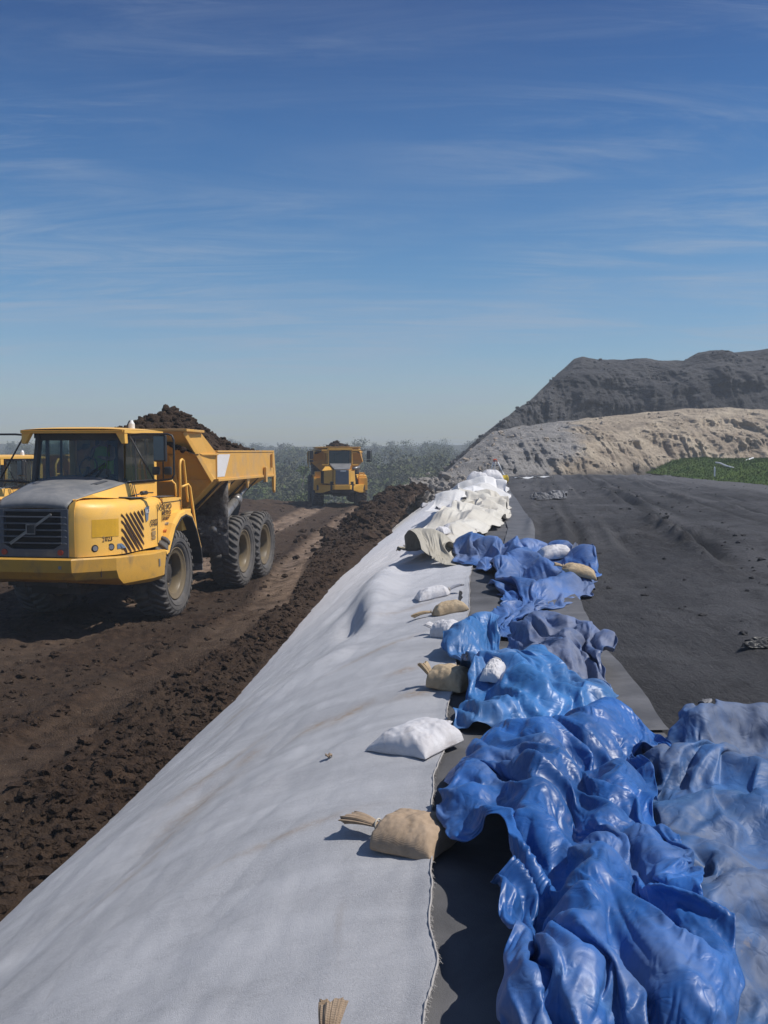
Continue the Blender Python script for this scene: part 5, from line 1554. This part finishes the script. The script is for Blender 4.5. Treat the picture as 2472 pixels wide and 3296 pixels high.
# ---------------------------------------------------------------- sandbags
def bag_mat(name, a, b, weave, rough=.85, dirt=(.22, .15, .09), damt=.5, spec=.2):
    t = NT(name)
    c = t.mix(t.ramp(t.noise(9, 6, .65), .3, .7), a, b)
    c = t.mix(t.ramp(t.noise(14, 8, .7, .4, t.map((1, 1, 2))), .50, .72, 0, damt), c, dirt)
    wv = t.n.new('ShaderNodeTexWave'); wv.inputs['Scale'].default_value = weave; wv.bands_direction = 'X'; t.l.new(t.tc, wv.inputs[0])
    wv2 = t.n.new('ShaderNodeTexWave'); wv2.inputs['Scale'].default_value = weave; wv2.bands_direction = 'Y'; t.l.new(t.tc, wv2.inputs[0])
    h = t.math('ADD', wv.outputs[1], wv2.outputs[1]); h = t.math('ADD', t.math('MULTIPLY', h, .12), t.noise(22, 5, .6))
    t.bump(h, .007, .6)
    return t.fin(c, rough, Specular_IOR_Level=spec)


M['tan_bag'] = bag_mat('tan_sandbag_cloth', (.42, .315, .225), (.33, .245, .17), 90)
M['tan_bag2'] = bag_mat('pale_tan_sandbag_cloth', (.50, .39, .26), (.40, .30, .19), 90)
M['white_bag'] = bag_mat('white_woven_plastic', (.66, .65, .67), (.56, .54, .55), 110, .5, (.40, .34, .30), .35, .45)
M['twine'] = simple('pale_twine', (.55, .50, .42), .8)


def sandbag(xy, L, W, H, ang, mat, label, seed, tail=.16, fan=.075, rise=.15, droop=0., stand=0, group='sandbags along the crest', z=None, neck=True, spread=1.0, cat='sandbag', name='sandbag', bare=False):
    z_on = top_z if bare else z_at
    g = np.random.default_rng(seed)
    x0, y0 = xy
    nu, nv = 64, 48
    u = np.linspace(-1, 1, nu)[None, :]; v = np.linspace(-1, 1, nv)[:, None]
    ut = np.clip((u - .62) / .38, 0, 1)
    wsc = 1 - (.86 * ut ** 1.6 if neck else 0)
    prof = ((1 - np.abs(u) ** 3.4).clip(0) * (1 - np.abs(v) ** 2.6).clip(0)) ** .5
    prof = prof * (1 + .10 * fbm(u * 1.5 + seed, v * 1.3 + 0 * u, seed, 3))
    if neck: prof = prof * (1 - .55 * ut ** 1.3) + ut ** 2 * .12 * (1 - np.abs(v) ** 2)
    X = L / 2 * u * (1 - .07 * (1 - v ** 2) * np.abs(u) ** 3) + .03 * L * fbm(u, v + 0 * u, seed + 4, 2)
    Yv = W / 2 * v * wsc * (1 - .08 * (1 - u ** 2)) * (1 + .05 * pn(u * 2, seed))
    wr = np.sin(v * 24 + 3 * pn(u * 2, v * 2, seed)) * .006 * np.clip((u - .45) / .55, 0, 1) ** 1.2 if neck else 0
    wr = wr + .0015 * np.sin(u * 30 + 5 * pn(u * 3, v * 3)) * np.abs(v) ** 6 + .005 * fbm(u * 5, v * 5, seed, 3)
    Zt = H * prof + wr * np.minimum(1, prof * 3)
    Zb = H * .16 * (1 - prof * 1.2).clip(0, 1) - .006
    Zt = np.maximum(Zt, 0) + Zb + .004
    V = np.concatenate([np.stack([X + 0 * v, Yv + 0 * u, Zt], -1).reshape(-1, 3), np.stack([X + 0 * v, Yv + 0 * u, Zb + 0 * X], -1).reshape(-1, 3)])
    F = np.concatenate([grid_faces(nv, nu), grid_faces(nv, nu, True) + nu * nv])
    side = []
    rim = [j * nu for j in range(nv)] + [(nv - 1) * nu + i for i in range(1, nu)] + [j * nu + nu - 1 for j in range(nv - 2, -1, -1)] + [i for i in range(nu - 2, 0, -1)]
    N = nu * nv
    side = np.array([(rim[k], rim[(k + 1) % len(rim)], rim[(k + 1) % len(rim)] + N, rim[k] + N) for k in range(len(rim))])
    me = ensure_mesh('bag_body', V, np.concatenate([F, side]), M[mat])
    e = .12
    zz0 = z if z is not None else z_on(x0, y0)
    if z is None:
        dzx = (z_on(x0 + e, y0) - z_on(x0 - e, y0)) / (2 * e); dzy = (z_on(x0, y0 + e) - z_on(x0, y0 - e)) / (2 * e)
        dzx, dzy = max(-.35, min(.35, dzx)), max(-.3, min(.3, dzy))
    else: dzx = dzy = 0
    root = thing(name, (x0, y0, zz0 - .004), 0, label, cat, group)
    nrm = Vector((-dzx, -dzy, 1)).normalized()
    root.rotation_euler = (nrm.to_track_quat('Z', 'Y').to_matrix() @ Matrix.Rotation(ang, 3, 'Z')).to_euler()
    # track quat keeps an arbitrary roll: rebuild the frame explicitly
    ax = Vector((math.cos(ang), math.sin(ang), 0)); ax = (ax - nrm * ax.dot(nrm)).normalized(); ay = nrm.cross(ax)
    root.rotation_euler = Matrix((ax, ay, nrm)).transposed().to_euler()
    link('bag_body', me, root)
    if neck and tail:
        # gathered mouth of the bag, fanning out past the tie
        nr, na = 16, 160
        rows = []
        gg = np.random.default_rng(seed + 100); ph = gg.uniform(0, 6.28, 8); am = gg.uniform(.5, 1, 8)
        for i in range(nr):
            s = i / (nr - 1)
            r = .017 + (fan - .017) * (s ** .8) * (1 - .12 * s)
            bend = .10 * math.sin(seed * 1.7) * s * s
            row = []
            for k in range(na + 1):
                a = 2 * math.pi * k / na
                w_ = sum(am[q_] * math.sin(a * (7 + 4 * q_) + ph[q_] + s * .8 * math.sin(ph[q_] * 3)) / (1.3 + q_) for q_ in range(5))
                r_ = r * (1 + (.07 + .07 * s) * w_ + .05 * math.sin(a * 31 + ph[7]) * s)
                Ls = tail * (1 + (.07 * math.sin(a * 2 + ph[5]) + .02 * math.sin(a * 9 + ph[6])) * s)
                cx = L / 2 * .97 + Ls * s * math.cos(rise + stand * s); cz = .030 + H * .12 + Ls * s * math.sin(rise + stand * s) - droop * s * s - .25 * tail * s * s * math.cos(rise)
                flat = .50 - .18 * s
                row.append((cx - math.sin(rise) * r_ * flat * math.sin(a), r_ * spread * math.cos(a) + bend * .3, max(.004, cz + r_ * flat * math.sin(a) * (.5 + .5 * math.cos(rise)))))
            rows.append(row)
        MB().grid(rows).build('gathered_mouth', M[mat], root, True)
        MB().tube([(L / 2 * .98, .024 * math.cos(a), .034 + H * .12 + .022 * math.sin(a)) for a in [2 * math.pi * i / 14 for i in range(15)]], .004, 5, cap=False).build('twine', M['twine'], root, True)
    return root


sandbag(spot(1330, 2712, top_z), .34, .34, .125, R(150), 'tan_bag', 'plump tan cloth sandbag with a long gathered tail, beside the nearest blue tarp', 3, tail=.17, fan=.060, rise=.22, bare=True)
sandbag(spot(1352, 2400, top_z), .42, .42, .13, R(48), 'white_bag', 'flat white woven sandbag with its seam towards the camera, second from the front', 5, tail=.07, fan=.045, rise=.5, bare=True)
sandbag(spot(1452, 2210, top_z), .34, .27, .15, R(140), 'tan_bag2', 'tan sandbag half tucked under the light blue tarp, its tuft sticking up', 9, tail=.12, fan=.05, rise=1.0, bare=True)
sandbag(spot(1440, 2046, top_z), .30, .25, .14, R(130), 'white_bag', 'small white sandbag poking out from the top of the light blue tarp', 12, tail=.10, fan=.05, rise=.8, bare=True)
sandbag(spot(1448, 1972), .36, .22, .12, R(184), 'tan_bag2', 'tan sandbag with a frayed tail pointing left, below the white one', 15, tail=.20, fan=.06, rise=.25)
sandbag(spot(1396, 1922), .40, .26, .13, R(12), 'white_bag', 'white sandbag with its knot towards the violet-blue tarp, above the tan one', 18, tail=.17, fan=.07, rise=.45)
sandbag((-.155, 2.37), .36, .30, .12, R(88), 'tan_bag', 'tan sandbag cut off by the bottom edge, only its upright gathered mouth in view', 22, tail=.115, fan=.045, rise=1.0, z=float(fab_h(np.array(-.15), np.array(2.4))), spread=.9)
sandbag(lies_at(1790, 1788), .46, .28, .15, R(8), 'white_bag', 'white sandbag lying on the back edge of the violet-blue tarp', 25, tail=.14, fan=.055, rise=1.2)
sandbag(lies_at(1862, 1846), .40, .24, .11, R(175), 'tan_bag2', 'slim tan sandbag lying on the right side of the violet-blue tarp', 28, tail=.1, fan=.05, rise=.2)
sandbag(lies_at(1590, 2172), .22, .14, .09, R(70), 'white_bag', 'small wad of white woven plastic lying on top of the light blue tarp', 31, tail=.1, fan=.05, rise=.3)
sandbag(spot(1478, 1650), .9, .5, .24, R(200), 'white_bag', 'grimy white sandbag half sunk in the cream sheet', 34, tail=.25, fan=.12, rise=.6)
sandbag(spot(1425, 1722), .30, .22, .14, R(60), 'white_bag', 'small white sandbag wedged between beige sheet and blue tarp', 37, tail=.16, fan=.06, rise=.9)
sandbag(spot(1366, 1630, top_z), .5, .3, .2, R(100), 'white_bag', 'tiny far white sandbag at the left edge of the pale cloth', 40, tail=.2, fan=.1, rise=.8)
sandbag((5.05, 47.0), 1.15, .85, .66, R(185), 'white_bag', 'bulging white bulk bag at the far end of the crest, beside the tripod', 44, tail=0, neck=False, z=Zp + .02, group='bulk bags at the far end', cat='bulk bag', name='bulk_bag')
sandbag((4.35, 46.0), 1.1, .8, .60, R(170), 'white_bag', 'second white bulk bag left of the one beside the tripod', 47, tail=0, neck=False, z=Zp + .02, group='bulk bags at the far end', cat='bulk bag', name='bulk_bag')

# yellow bucket on its side, behind the bulk bag
rt = thing('bucket', (5.62, 47.2, Zp + .02), R(20), 'yellow plastic bucket lying against the white bulk bag', 'bucket')
MB().lathe_x([(-.2, .0), (-.2, .17), (-.18, .18), (.2, .205), (.2, .215), (.225, .215), (.225, .2), (.2, .19), (-.16, .165), (-.16, 0)], 28, (0, 0, .21)).build('bucket_shell', M['yellow_plastic'], rt, True)
MB().tube([(.2, .2 * math.cos(a), .21 + .2 * math.sin(a)) if i < 1 else (.2 + .12 * math.sin(a), .2 * math.cos(a), .21 - .05 * math.sin(a)) for i, a in enumerate([math.pi * k / 12 for k in range(13)])], .006, 5).build('handle', M['steel'], rt, True)

# survey tripod
rt = thing('tripod', (5.80, 52.0, Zp), 0, 'white survey tripod with orange head standing at the far end of the platform', 'tripod')
top = Vector((0, 0, 1.12))
MB().lathe_x([(0, 0), (0, .10), (.03, .11), (.05, .07), (.07, .0)], 20).build('tripod_head', M['orange'], rt).matrix_local = Matrix.Translation((0, 0, 1.10)) @ Matrix.Rotation(-math.pi / 2, 4, 'Y')
for k, (fx, fy) in enumerate(((-.34, .10), (.62, -.12), (.02, .5))):
    f_ = Vector((fx, fy, .0)); a_ = top + Vector((fx * .12, fy * .12, 0)); m_ = a_.lerp(f_, .55)
    lg = MB().tube([a_, m_], .034, 8).tube([m_, a_.lerp(f_, .93)], .028, 8).build('leg', M['white_plastic'], rt, True)
    MB().tube([a_.lerp(f_, .92), f_], [.03, .008], 8).tube([a_, a_.lerp(f_, .10)], .034, 8).build('foot', M['orange'], lg, True)


# pale hoses and a stake on the grass
def hose(pts, r, label):
    P_ = resample([pix(*q) for q in pts], 24)
    mb = MB(); mb.tube([tuple(p) for p in P_], r, 8)
    return mb.build('hose', M['white_plastic'], None, True, label=label, cat='hose', group='pale hoses on the grass mound')


hose([(2304, 1489, 67), (2318, 1491, 66), (2338, 1500, 64), (2364, 1507, 63)], .06, 'long pale hose curving down the grass mound')
hose([(2392, 1491, 68), (2402, 1482, 69), (2424, 1474, 70)], .06, 'short pale hose higher up the grass mound at the right')
p = pix(2300, 1532, 58)
MB().box((0, 0, .22), (.07, .07, .5)).prism([(-.035, -.035, .47), (.035, -.035, .47), (0, 0, .56)], (0, .07, 0)).build('stake', M['white_plastic'], None, label='small white stake at the foot of the grass mound', cat='stake').location = p

# a plank end by the bank and a few loose pieces
def piece(name, px, py, dims, rot, mat, label, cat, z=None):
    x, y = spot(px, py, top_z)
    mb = MB(); g = np.random.default_rng(int(px))
    n = 6
    rows = [[(dims[0] * (i / (n - 1) - .5), dims[1] * (j / 3 - .5) * (1 + .3 * math.sin(i * 2.1)), dims[2] * (.5 + .5 * math.sin(i * 1.7 + j))) for i in range(n)] for j in range(4)]
    mb.grid(rows)
    o = mb.build(name, M[mat], None, True, solid=.006, label=label, cat=cat)
    o.location = (x, y, top_z(x, y) + .01); o.rotation_euler = (0, 0, rot)
    return o


piece('plastic_scrap', 1690, 1542, (1.3, .25, .12), .2, 'white_plastic', 'long white scrap on the far edge of the ash near the tripod', 'scrap')
piece('plastic_scrap', 1745, 1538, (1.2, .2, .10), -.1, 'white_plastic', 'thin white scrap on the far edge of the ash right of the tripod', 'scrap')
piece('plastic_scrap', 2270, 2272, (.10, .05, .03), .8, 'rag', 'small grey scrap on the ash beyond the nearest blue tarp', 'scrap')
piece('clay_lump', 1058, 2443, (.035, .025, .02), 0, 'tan_bag', 'small brown lump of clay alone on the pale cloth', 'clay lump')


# ---------------------------------------------------------------- clods, rubble
def scatter(name, n, gen, size, mat, label, seed, sink=.3, power=3., squashz=.7, smooth=False):
    g = np.random.default_rng(seed)
    x, y, z = gen(g, n)
    S = size[0] + (size[1] - size[0]) * g.random(len(x)) ** power
    V, F = clods(np.stack([x, y, z + S * (squashz * .6 - sink)], -1), S, squashz, .45, seed)
    me = ensure_mesh(name, V, F, M[mat] if isinstance(mat, str) else mat, smooth)
    return link(name, me, label=label, kind='stuff')


def g_soil(g, n):
    y = 5.5 * (56 / 5.5) ** g.random(n)
    bx = base_x(y)
    d = np.where(g.random(n) < .5, g.exponential(.55, n), g.uniform(0, 1, n) * (2.5 + y * .35))
    x = bx + .12 - d
    tr = np.minimum(np.abs(x - lug_c(y)) < .4, 1)
    k = (tr == 0) | (g.random(n) < .12)
    x, y = x[k], y[k]
    return x, y, soil_h(x, y)


scatter('soil_clods', 9500, g_soil, (.008, .075), 'soil', 'loose dark clods strewn along the haul road and the foot of the bank', 3, power=3.2)


def g_heap(g, n):
    c = g.integers(0, 3, n); cx = np.array([.55, 1.7, -.4])[c]; cy = np.array([43, 50, 35.5])[c]
    x = cx + g.normal(0, .95, n); y = cy + g.normal(0, 3.2, n)
    k = x < base_x(y) + .5
    x, y = x[k], y[k]
    return x, y, soil_h(x, y)


scatter('soil_clods', 1500, g_heap, (.05, .26), 'soil', 'lumps of dark soil heaped at the far foot of the bank', 5, power=2.5)


def g_ash(g, n):
    y = 8 * (64 / 8) ** g.random(n); x = band_x(y) + .3 + g.random(n) * (16.5 - band_x(y))
    c = rut_c(x, y) + .12 * pn(y * .12, 0)
    k = (np.abs(np.abs(c - .2) - .35) < .35) & (g.random(n) < .75) | (g.random(n) < .22)
    x, y = x[k], y[k]
    return x, y, ash_h(x, y)


scatter('ash_rubble', 2600, g_ash, (.008, .05), 'ash', 'small lumps of dark ash scattered over the platform and along its ruts', 7, power=3.)


M['hill_stone'] = simple('pale_hill_stone', (.40, .33, .26), .95)
M['spill_stone'] = simple('grey_spill_stone', (.235, .215, .195), .95, (.10, .09, .085), 2)
M['ash_lump'] = simple('ash_lump_grey', (.085, .083, .085), .95)


def on_hill(obj_name, g, n, band=(0., 1.)):
    me = bpy.data.objects[obj_name].data
    co = np.zeros(len(me.vertices) * 3, dtype=np.float32); me.vertices.foreach_get('co', co); co = co.reshape(-1, 3)
    i = g.integers(0, len(co), n); p = co[i]
    k = p[:, 2] > .8
    return p[k, 0], p[k, 1], p[k, 2]


scatter('hill_rubble', 500, lambda g, n: on_hill('tan_hill', g, n), (.04, .22), 'hill_stone', 'pale stones and lumps on the tan hill', 9, power=4., sink=.1)
scatter('hill_rubble', 500, lambda g, n: on_hill('ash_hill', g, n), (.04, .26), 'ash_lump', 'dark lumps on the steep ash hill', 10, power=4., sink=.1)


def g_rough(g, n):
    p = resample([pix(1335, 1604, 58), pix(1400, 1560, 60), pix(1450, 1530, 60)], 40); i = g.integers(0, 40, n)
    return p[i, 0] + g.normal(0, .8, n), p[i, 1] + g.normal(0, 3, n) - 3, p[i, 2] - .35 + g.normal(0, .25, n)


scatter('rock_spill', 420, g_rough, (.10, .42), 'spill_stone', 'jumbled grey and tan lumps where the hill meets the far end of the cloth', 11, power=2., sink=0)

# ---------------------------------------------------------------- trees
t = NT('spring_twigs')
tone = t.attr('tone')
c = t.mix(t.ramp(tone, 0, .45, smooth=False), (.105, .108, .060), (.105, .130, .050))
c = t.mix(t.ramp(tone, .45, 1, smooth=False), c, (.085, .125, .035))
c = t.mix(t.ramp(t.noise(.8, 4), .35, .7, 0, .5), c, (.06, .055, .035))
M['twigs'] = t.fin(c, .95, Specular_IOR_Level=.1)
M['bark'] = simple('grey_bark', (.12, .10, .085), .95)
M['needles'] = simple('dark_needles', (.018, .040, .018), .9)


def tree_arrays(g, h, spread, n_leaf, leaf, seed):
    """tapered trunk and limbs, and a loose crown of small leaf faces clustered round the limb ends"""
    V, F = [], []

    def limb(a, b, r0, r1):
        a, b = np.array(a), np.array(b); d = b - a; d = d / (np.linalg.norm(d) + 1e-9)
        s = np.cross(d, [0, 0, 1.]); s = s / (np.linalg.norm(s) + 1e-9) if np.linalg.norm(s) > .05 else np.array([1., 0, 0]); u_ = np.cross(d, s)
        o = len(V)
        for p, r in ((a, r0), (b, r1)):
            for k in range(4): an = math.pi / 2 * k; V.append(p + (s * math.cos(an) + u_ * math.sin(an)) * r)
        for k in range(4): F.append((o + k, o + (k + 1) % 4, o + 4 + (k + 1) % 4, o + 4 + k))
    trunk_top = np.array([g.normal(0, .25), g.normal(0, .25), h * .8])
    limb((0, 0, 0), trunk_top * .5, h * .016, h * .011); limb(trunk_top * .5, trunk_top, h * .011, h * .004)
    tips = []
    for _ in range(int(g.integers(11, 17))):
        s = g.uniform(.28, .97); p = trunk_top * s; a = g.uniform(0, 6.28); L = spread * g.uniform(.45, 1) * (1.15 - .6 * s)
        q = p + np.array([math.cos(a) * L, math.sin(a) * L, L * g.uniform(.45, 1.1)])
        limb(p, q, h * .006, h * .002); tips.append((q, L))
        for _ in range(2):
            r = q + np.array([g.normal(0, .5), g.normal(0, .5), g.uniform(.1, .9)]) * L * .6
            limb(p + (q - p) * g.uniform(.5, .9), r, h * .003, h * .001); tips.append((r, L * .7))
    nt = len(V)
    T = np.array([q for q, _ in tips]); LS = np.array([l for _, l in tips])
    i = g.integers(0, len(T), n_leaf)
    c_ = T[i] + g.normal(0, 1, (n_leaf, 3)) * (LS[i] * .34)[:, None] * np.array([1, 1, .8])
    e1 = g.normal(0, 1, (n_leaf, 3)); e1 /= np.linalg.norm(e1, axis=1)[:, None]; e2 = np.cross(e1, g.normal(0, 1, (n_leaf, 3))); e2 /= np.linalg.norm(e2, axis=1)[:, None] + 1e-6
    s_ = (leaf * g.uniform(.5, 1.4, n_leaf))[:, None]
    LV = np.stack([c_ - e1 * s_, c_ + e2 * s_ * .6, c_ + e1 * s_, c_ - e2 * s_ * .6], 1).reshape(-1, 3)
    LF = np.arange(n_leaf * 4).reshape(-1, 4)
    return np.array(V), np.array(F), LV, LF


def valley_z(x, y): return -9.5 + 1.6 * float(fbm(np.array(x * .012), np.array(y * .012), 2, 4))


g = np.random.default_rng(42)
VV, FF, TT_, off = [], [], [], 0
protos = [tree_arrays(np.random.default_rng(100 + k), 12, 4.2, 1300, .21, k) for k in range(7)]
for k in range(430):
    Y_ = 130 + 270 * g.random() ** 1.3
    X_ = g.uniform(-.62, .20) * Y_ + g.uniform(-4, 4)
    Vt, Ft, LV, LF = protos[k % 7]
    s = g.uniform(.78, 1.22); a = g.uniform(0, 6.28); c_, s_ = math.cos(a), math.sin(a)
    P_ = np.concatenate([Vt, LV]) * [s * g.uniform(.9, 1.2), s * g.uniform(.9, 1.2), s]
    hill_up = 5.0 * sstep(170, 360, Y_) - 2.0
    P_ = np.stack([P_[:, 0] * c_ - P_[:, 1] * s_ + X_, P_[:, 0] * s_ + P_[:, 1] * c_ + Y_, P_[:, 2] + valley_z(X_, Y_) + hill_up - .3], -1)
    VV.append(P_); FF.append(np.concatenate([Ft, LF + len(Vt)]) + off); off += len(P_)
    TT_.append(np.concatenate([np.zeros(len(Vt)), np.full(len(LV), np.clip(g.normal(.36, .22), 0, 1))]))
# undergrowth that closes the view between the trunks
n = 120000
Y_ = 125 + 200 * g.random(n) ** 1.3; X_ = g.uniform(-.62, .2, n) * Y_
gz = np.array([-9.5 + 1.6 * 0.0]) + 1.6 * fbm(X_ * .012, Y_ * .012, 2, 4) + g.random(n) ** 1.2 * 8.5
C_ = np.stack([X_, Y_, gz], -1); e1 = g.normal(0, 1, (n, 3)); e1 /= np.linalg.norm(e1, axis=1)[:, None]; e2 = np.cross(e1, g.normal(0, 1, (n, 3))); e2 /= np.linalg.norm(e2, axis=1)[:, None]
s_ = g.uniform(.12, .36, (n, 1))
LV = np.stack([C_ - e1 * s_, C_ + e2 * s_ * .7, C_ + e1 * s_, C_ - e2 * s_ * .7], 1).reshape(-1, 3)
VV.append(LV); FF.append(np.arange(n * 4).reshape(-1, 4) + off); TT_.append(np.repeat(g.uniform(0, .75, n), 4))
me = ensure_mesh('woods', np.concatenate(VV), np.concatenate(FF), M['twigs'], False)
set_attr(me, 'tone', np.concatenate(TT_))
link('woods', me, label='hazy far-off wood in early spring leaf below the haul road', kind='stuff')


def tree(px, py_top, Y_, h, spread, n_leaf, leaf, tone_, label, seed, name='tree', mat='twigs'):
    top_ = pix(px, py_top, Y_)
    root = thing(name, (top_[0], Y_, top_[2] - h), 0, label, 'tree')
    Vt, Ft, LV, LF = tree_arrays(np.random.default_rng(seed), h * .9, spread, n_leaf, leaf, seed)
    link('trunk', ensure_mesh('trunk', Vt, Ft, M['bark'], True), root)
    me = ensure_mesh('crown', LV, LF, M[mat], False); set_attr(me, 'tone', np.full(len(LV), tone_)); link('crown', me, root)
    return root


tree(976, 1445, 118, 14, 3.4, 3600, .17, .95, 'yellow-green leafing tree standing tallest, just left of the distant truck', 51)
tree(1492, 1452, 160, 14, 3.6, 2400, .18, .45, 'rounded olive tree at the right end of the wood, against the hill', 53)
tree(942, 1560, 96, 6.5, 2.0, 2200, .13, .55, 'low bushy tree at the left of the distant truck', 57)
tree(20, 1470, 92, 11, 3.5, 3600, .17, .9, 'green tree at the far left edge behind the trucks', 59)
# the dark conifer
g = np.random.default_rng(77)
top_ = pix(1246, 1553, 112); H_ = 6.4
rt = thing('conifer', (top_[0], 112, top_[2] - H_), 0, 'dark pointed conifer standing alone in front of the pale wood', 'tree')
MB().tube([(0, 0, 0), (0, 0, H_ * .97)], [.16, .02], 8).build('trunk', M['bark'], rt, True)
n = 4200
s = g.random(n) ** .7; a = g.uniform(0, 6.28, n); r = (1 - s) ** .85 * 1.5 * (.55 + .45 * g.random(n)) * (1 + .15 * np.sin(s * 40))
C_ = np.stack([np.cos(a) * r, np.sin(a) * r, .5 + s * (H_ - .5) - r * .25], -1)
dr = np.stack([np.cos(a), np.sin(a), -.35 + 0 * a], -1) * .17; tw = np.stack([-np.sin(a), np.cos(a), g.normal(0, .4, n)], -1) * .06
LV = np.stack([C_ - dr, C_ + tw, C_ + dr, C_ - tw], 1).reshape(-1, 3)
link('crown', ensure_mesh('crown', LV, np.arange(n * 4).reshape(-1, 4), M['needles'], False), rt)

# ---------------------------------------------------------------- the dusty spring air
hz = MB().span((-330, -12, -14), (170, 430, 19)).build('haze', None, None, label=None, kind='stuff') if False else None
hm = bpy.data.materials.new('haze'); hm.use_nodes = True; hn, hl = hm.node_tree.nodes, hm.node_tree.links; hn.clear()
ho = hn.new('ShaderNodeOutputMaterial'); hv = hn.new('ShaderNodeVolumePrincipled'); hl.new(hv.outputs[0], ho.inputs['Volume'])
hv.inputs['Color'].default_value = (.80, .87, .96, 1); hv.inputs['Density'].default_value = .0016; hv.inputs['Anisotropy'].default_value = .1
mb = MB().span((-330, -270, -14), (200, 430, 19))
hz = mb.build('haze', hm, None, kind='stuff')
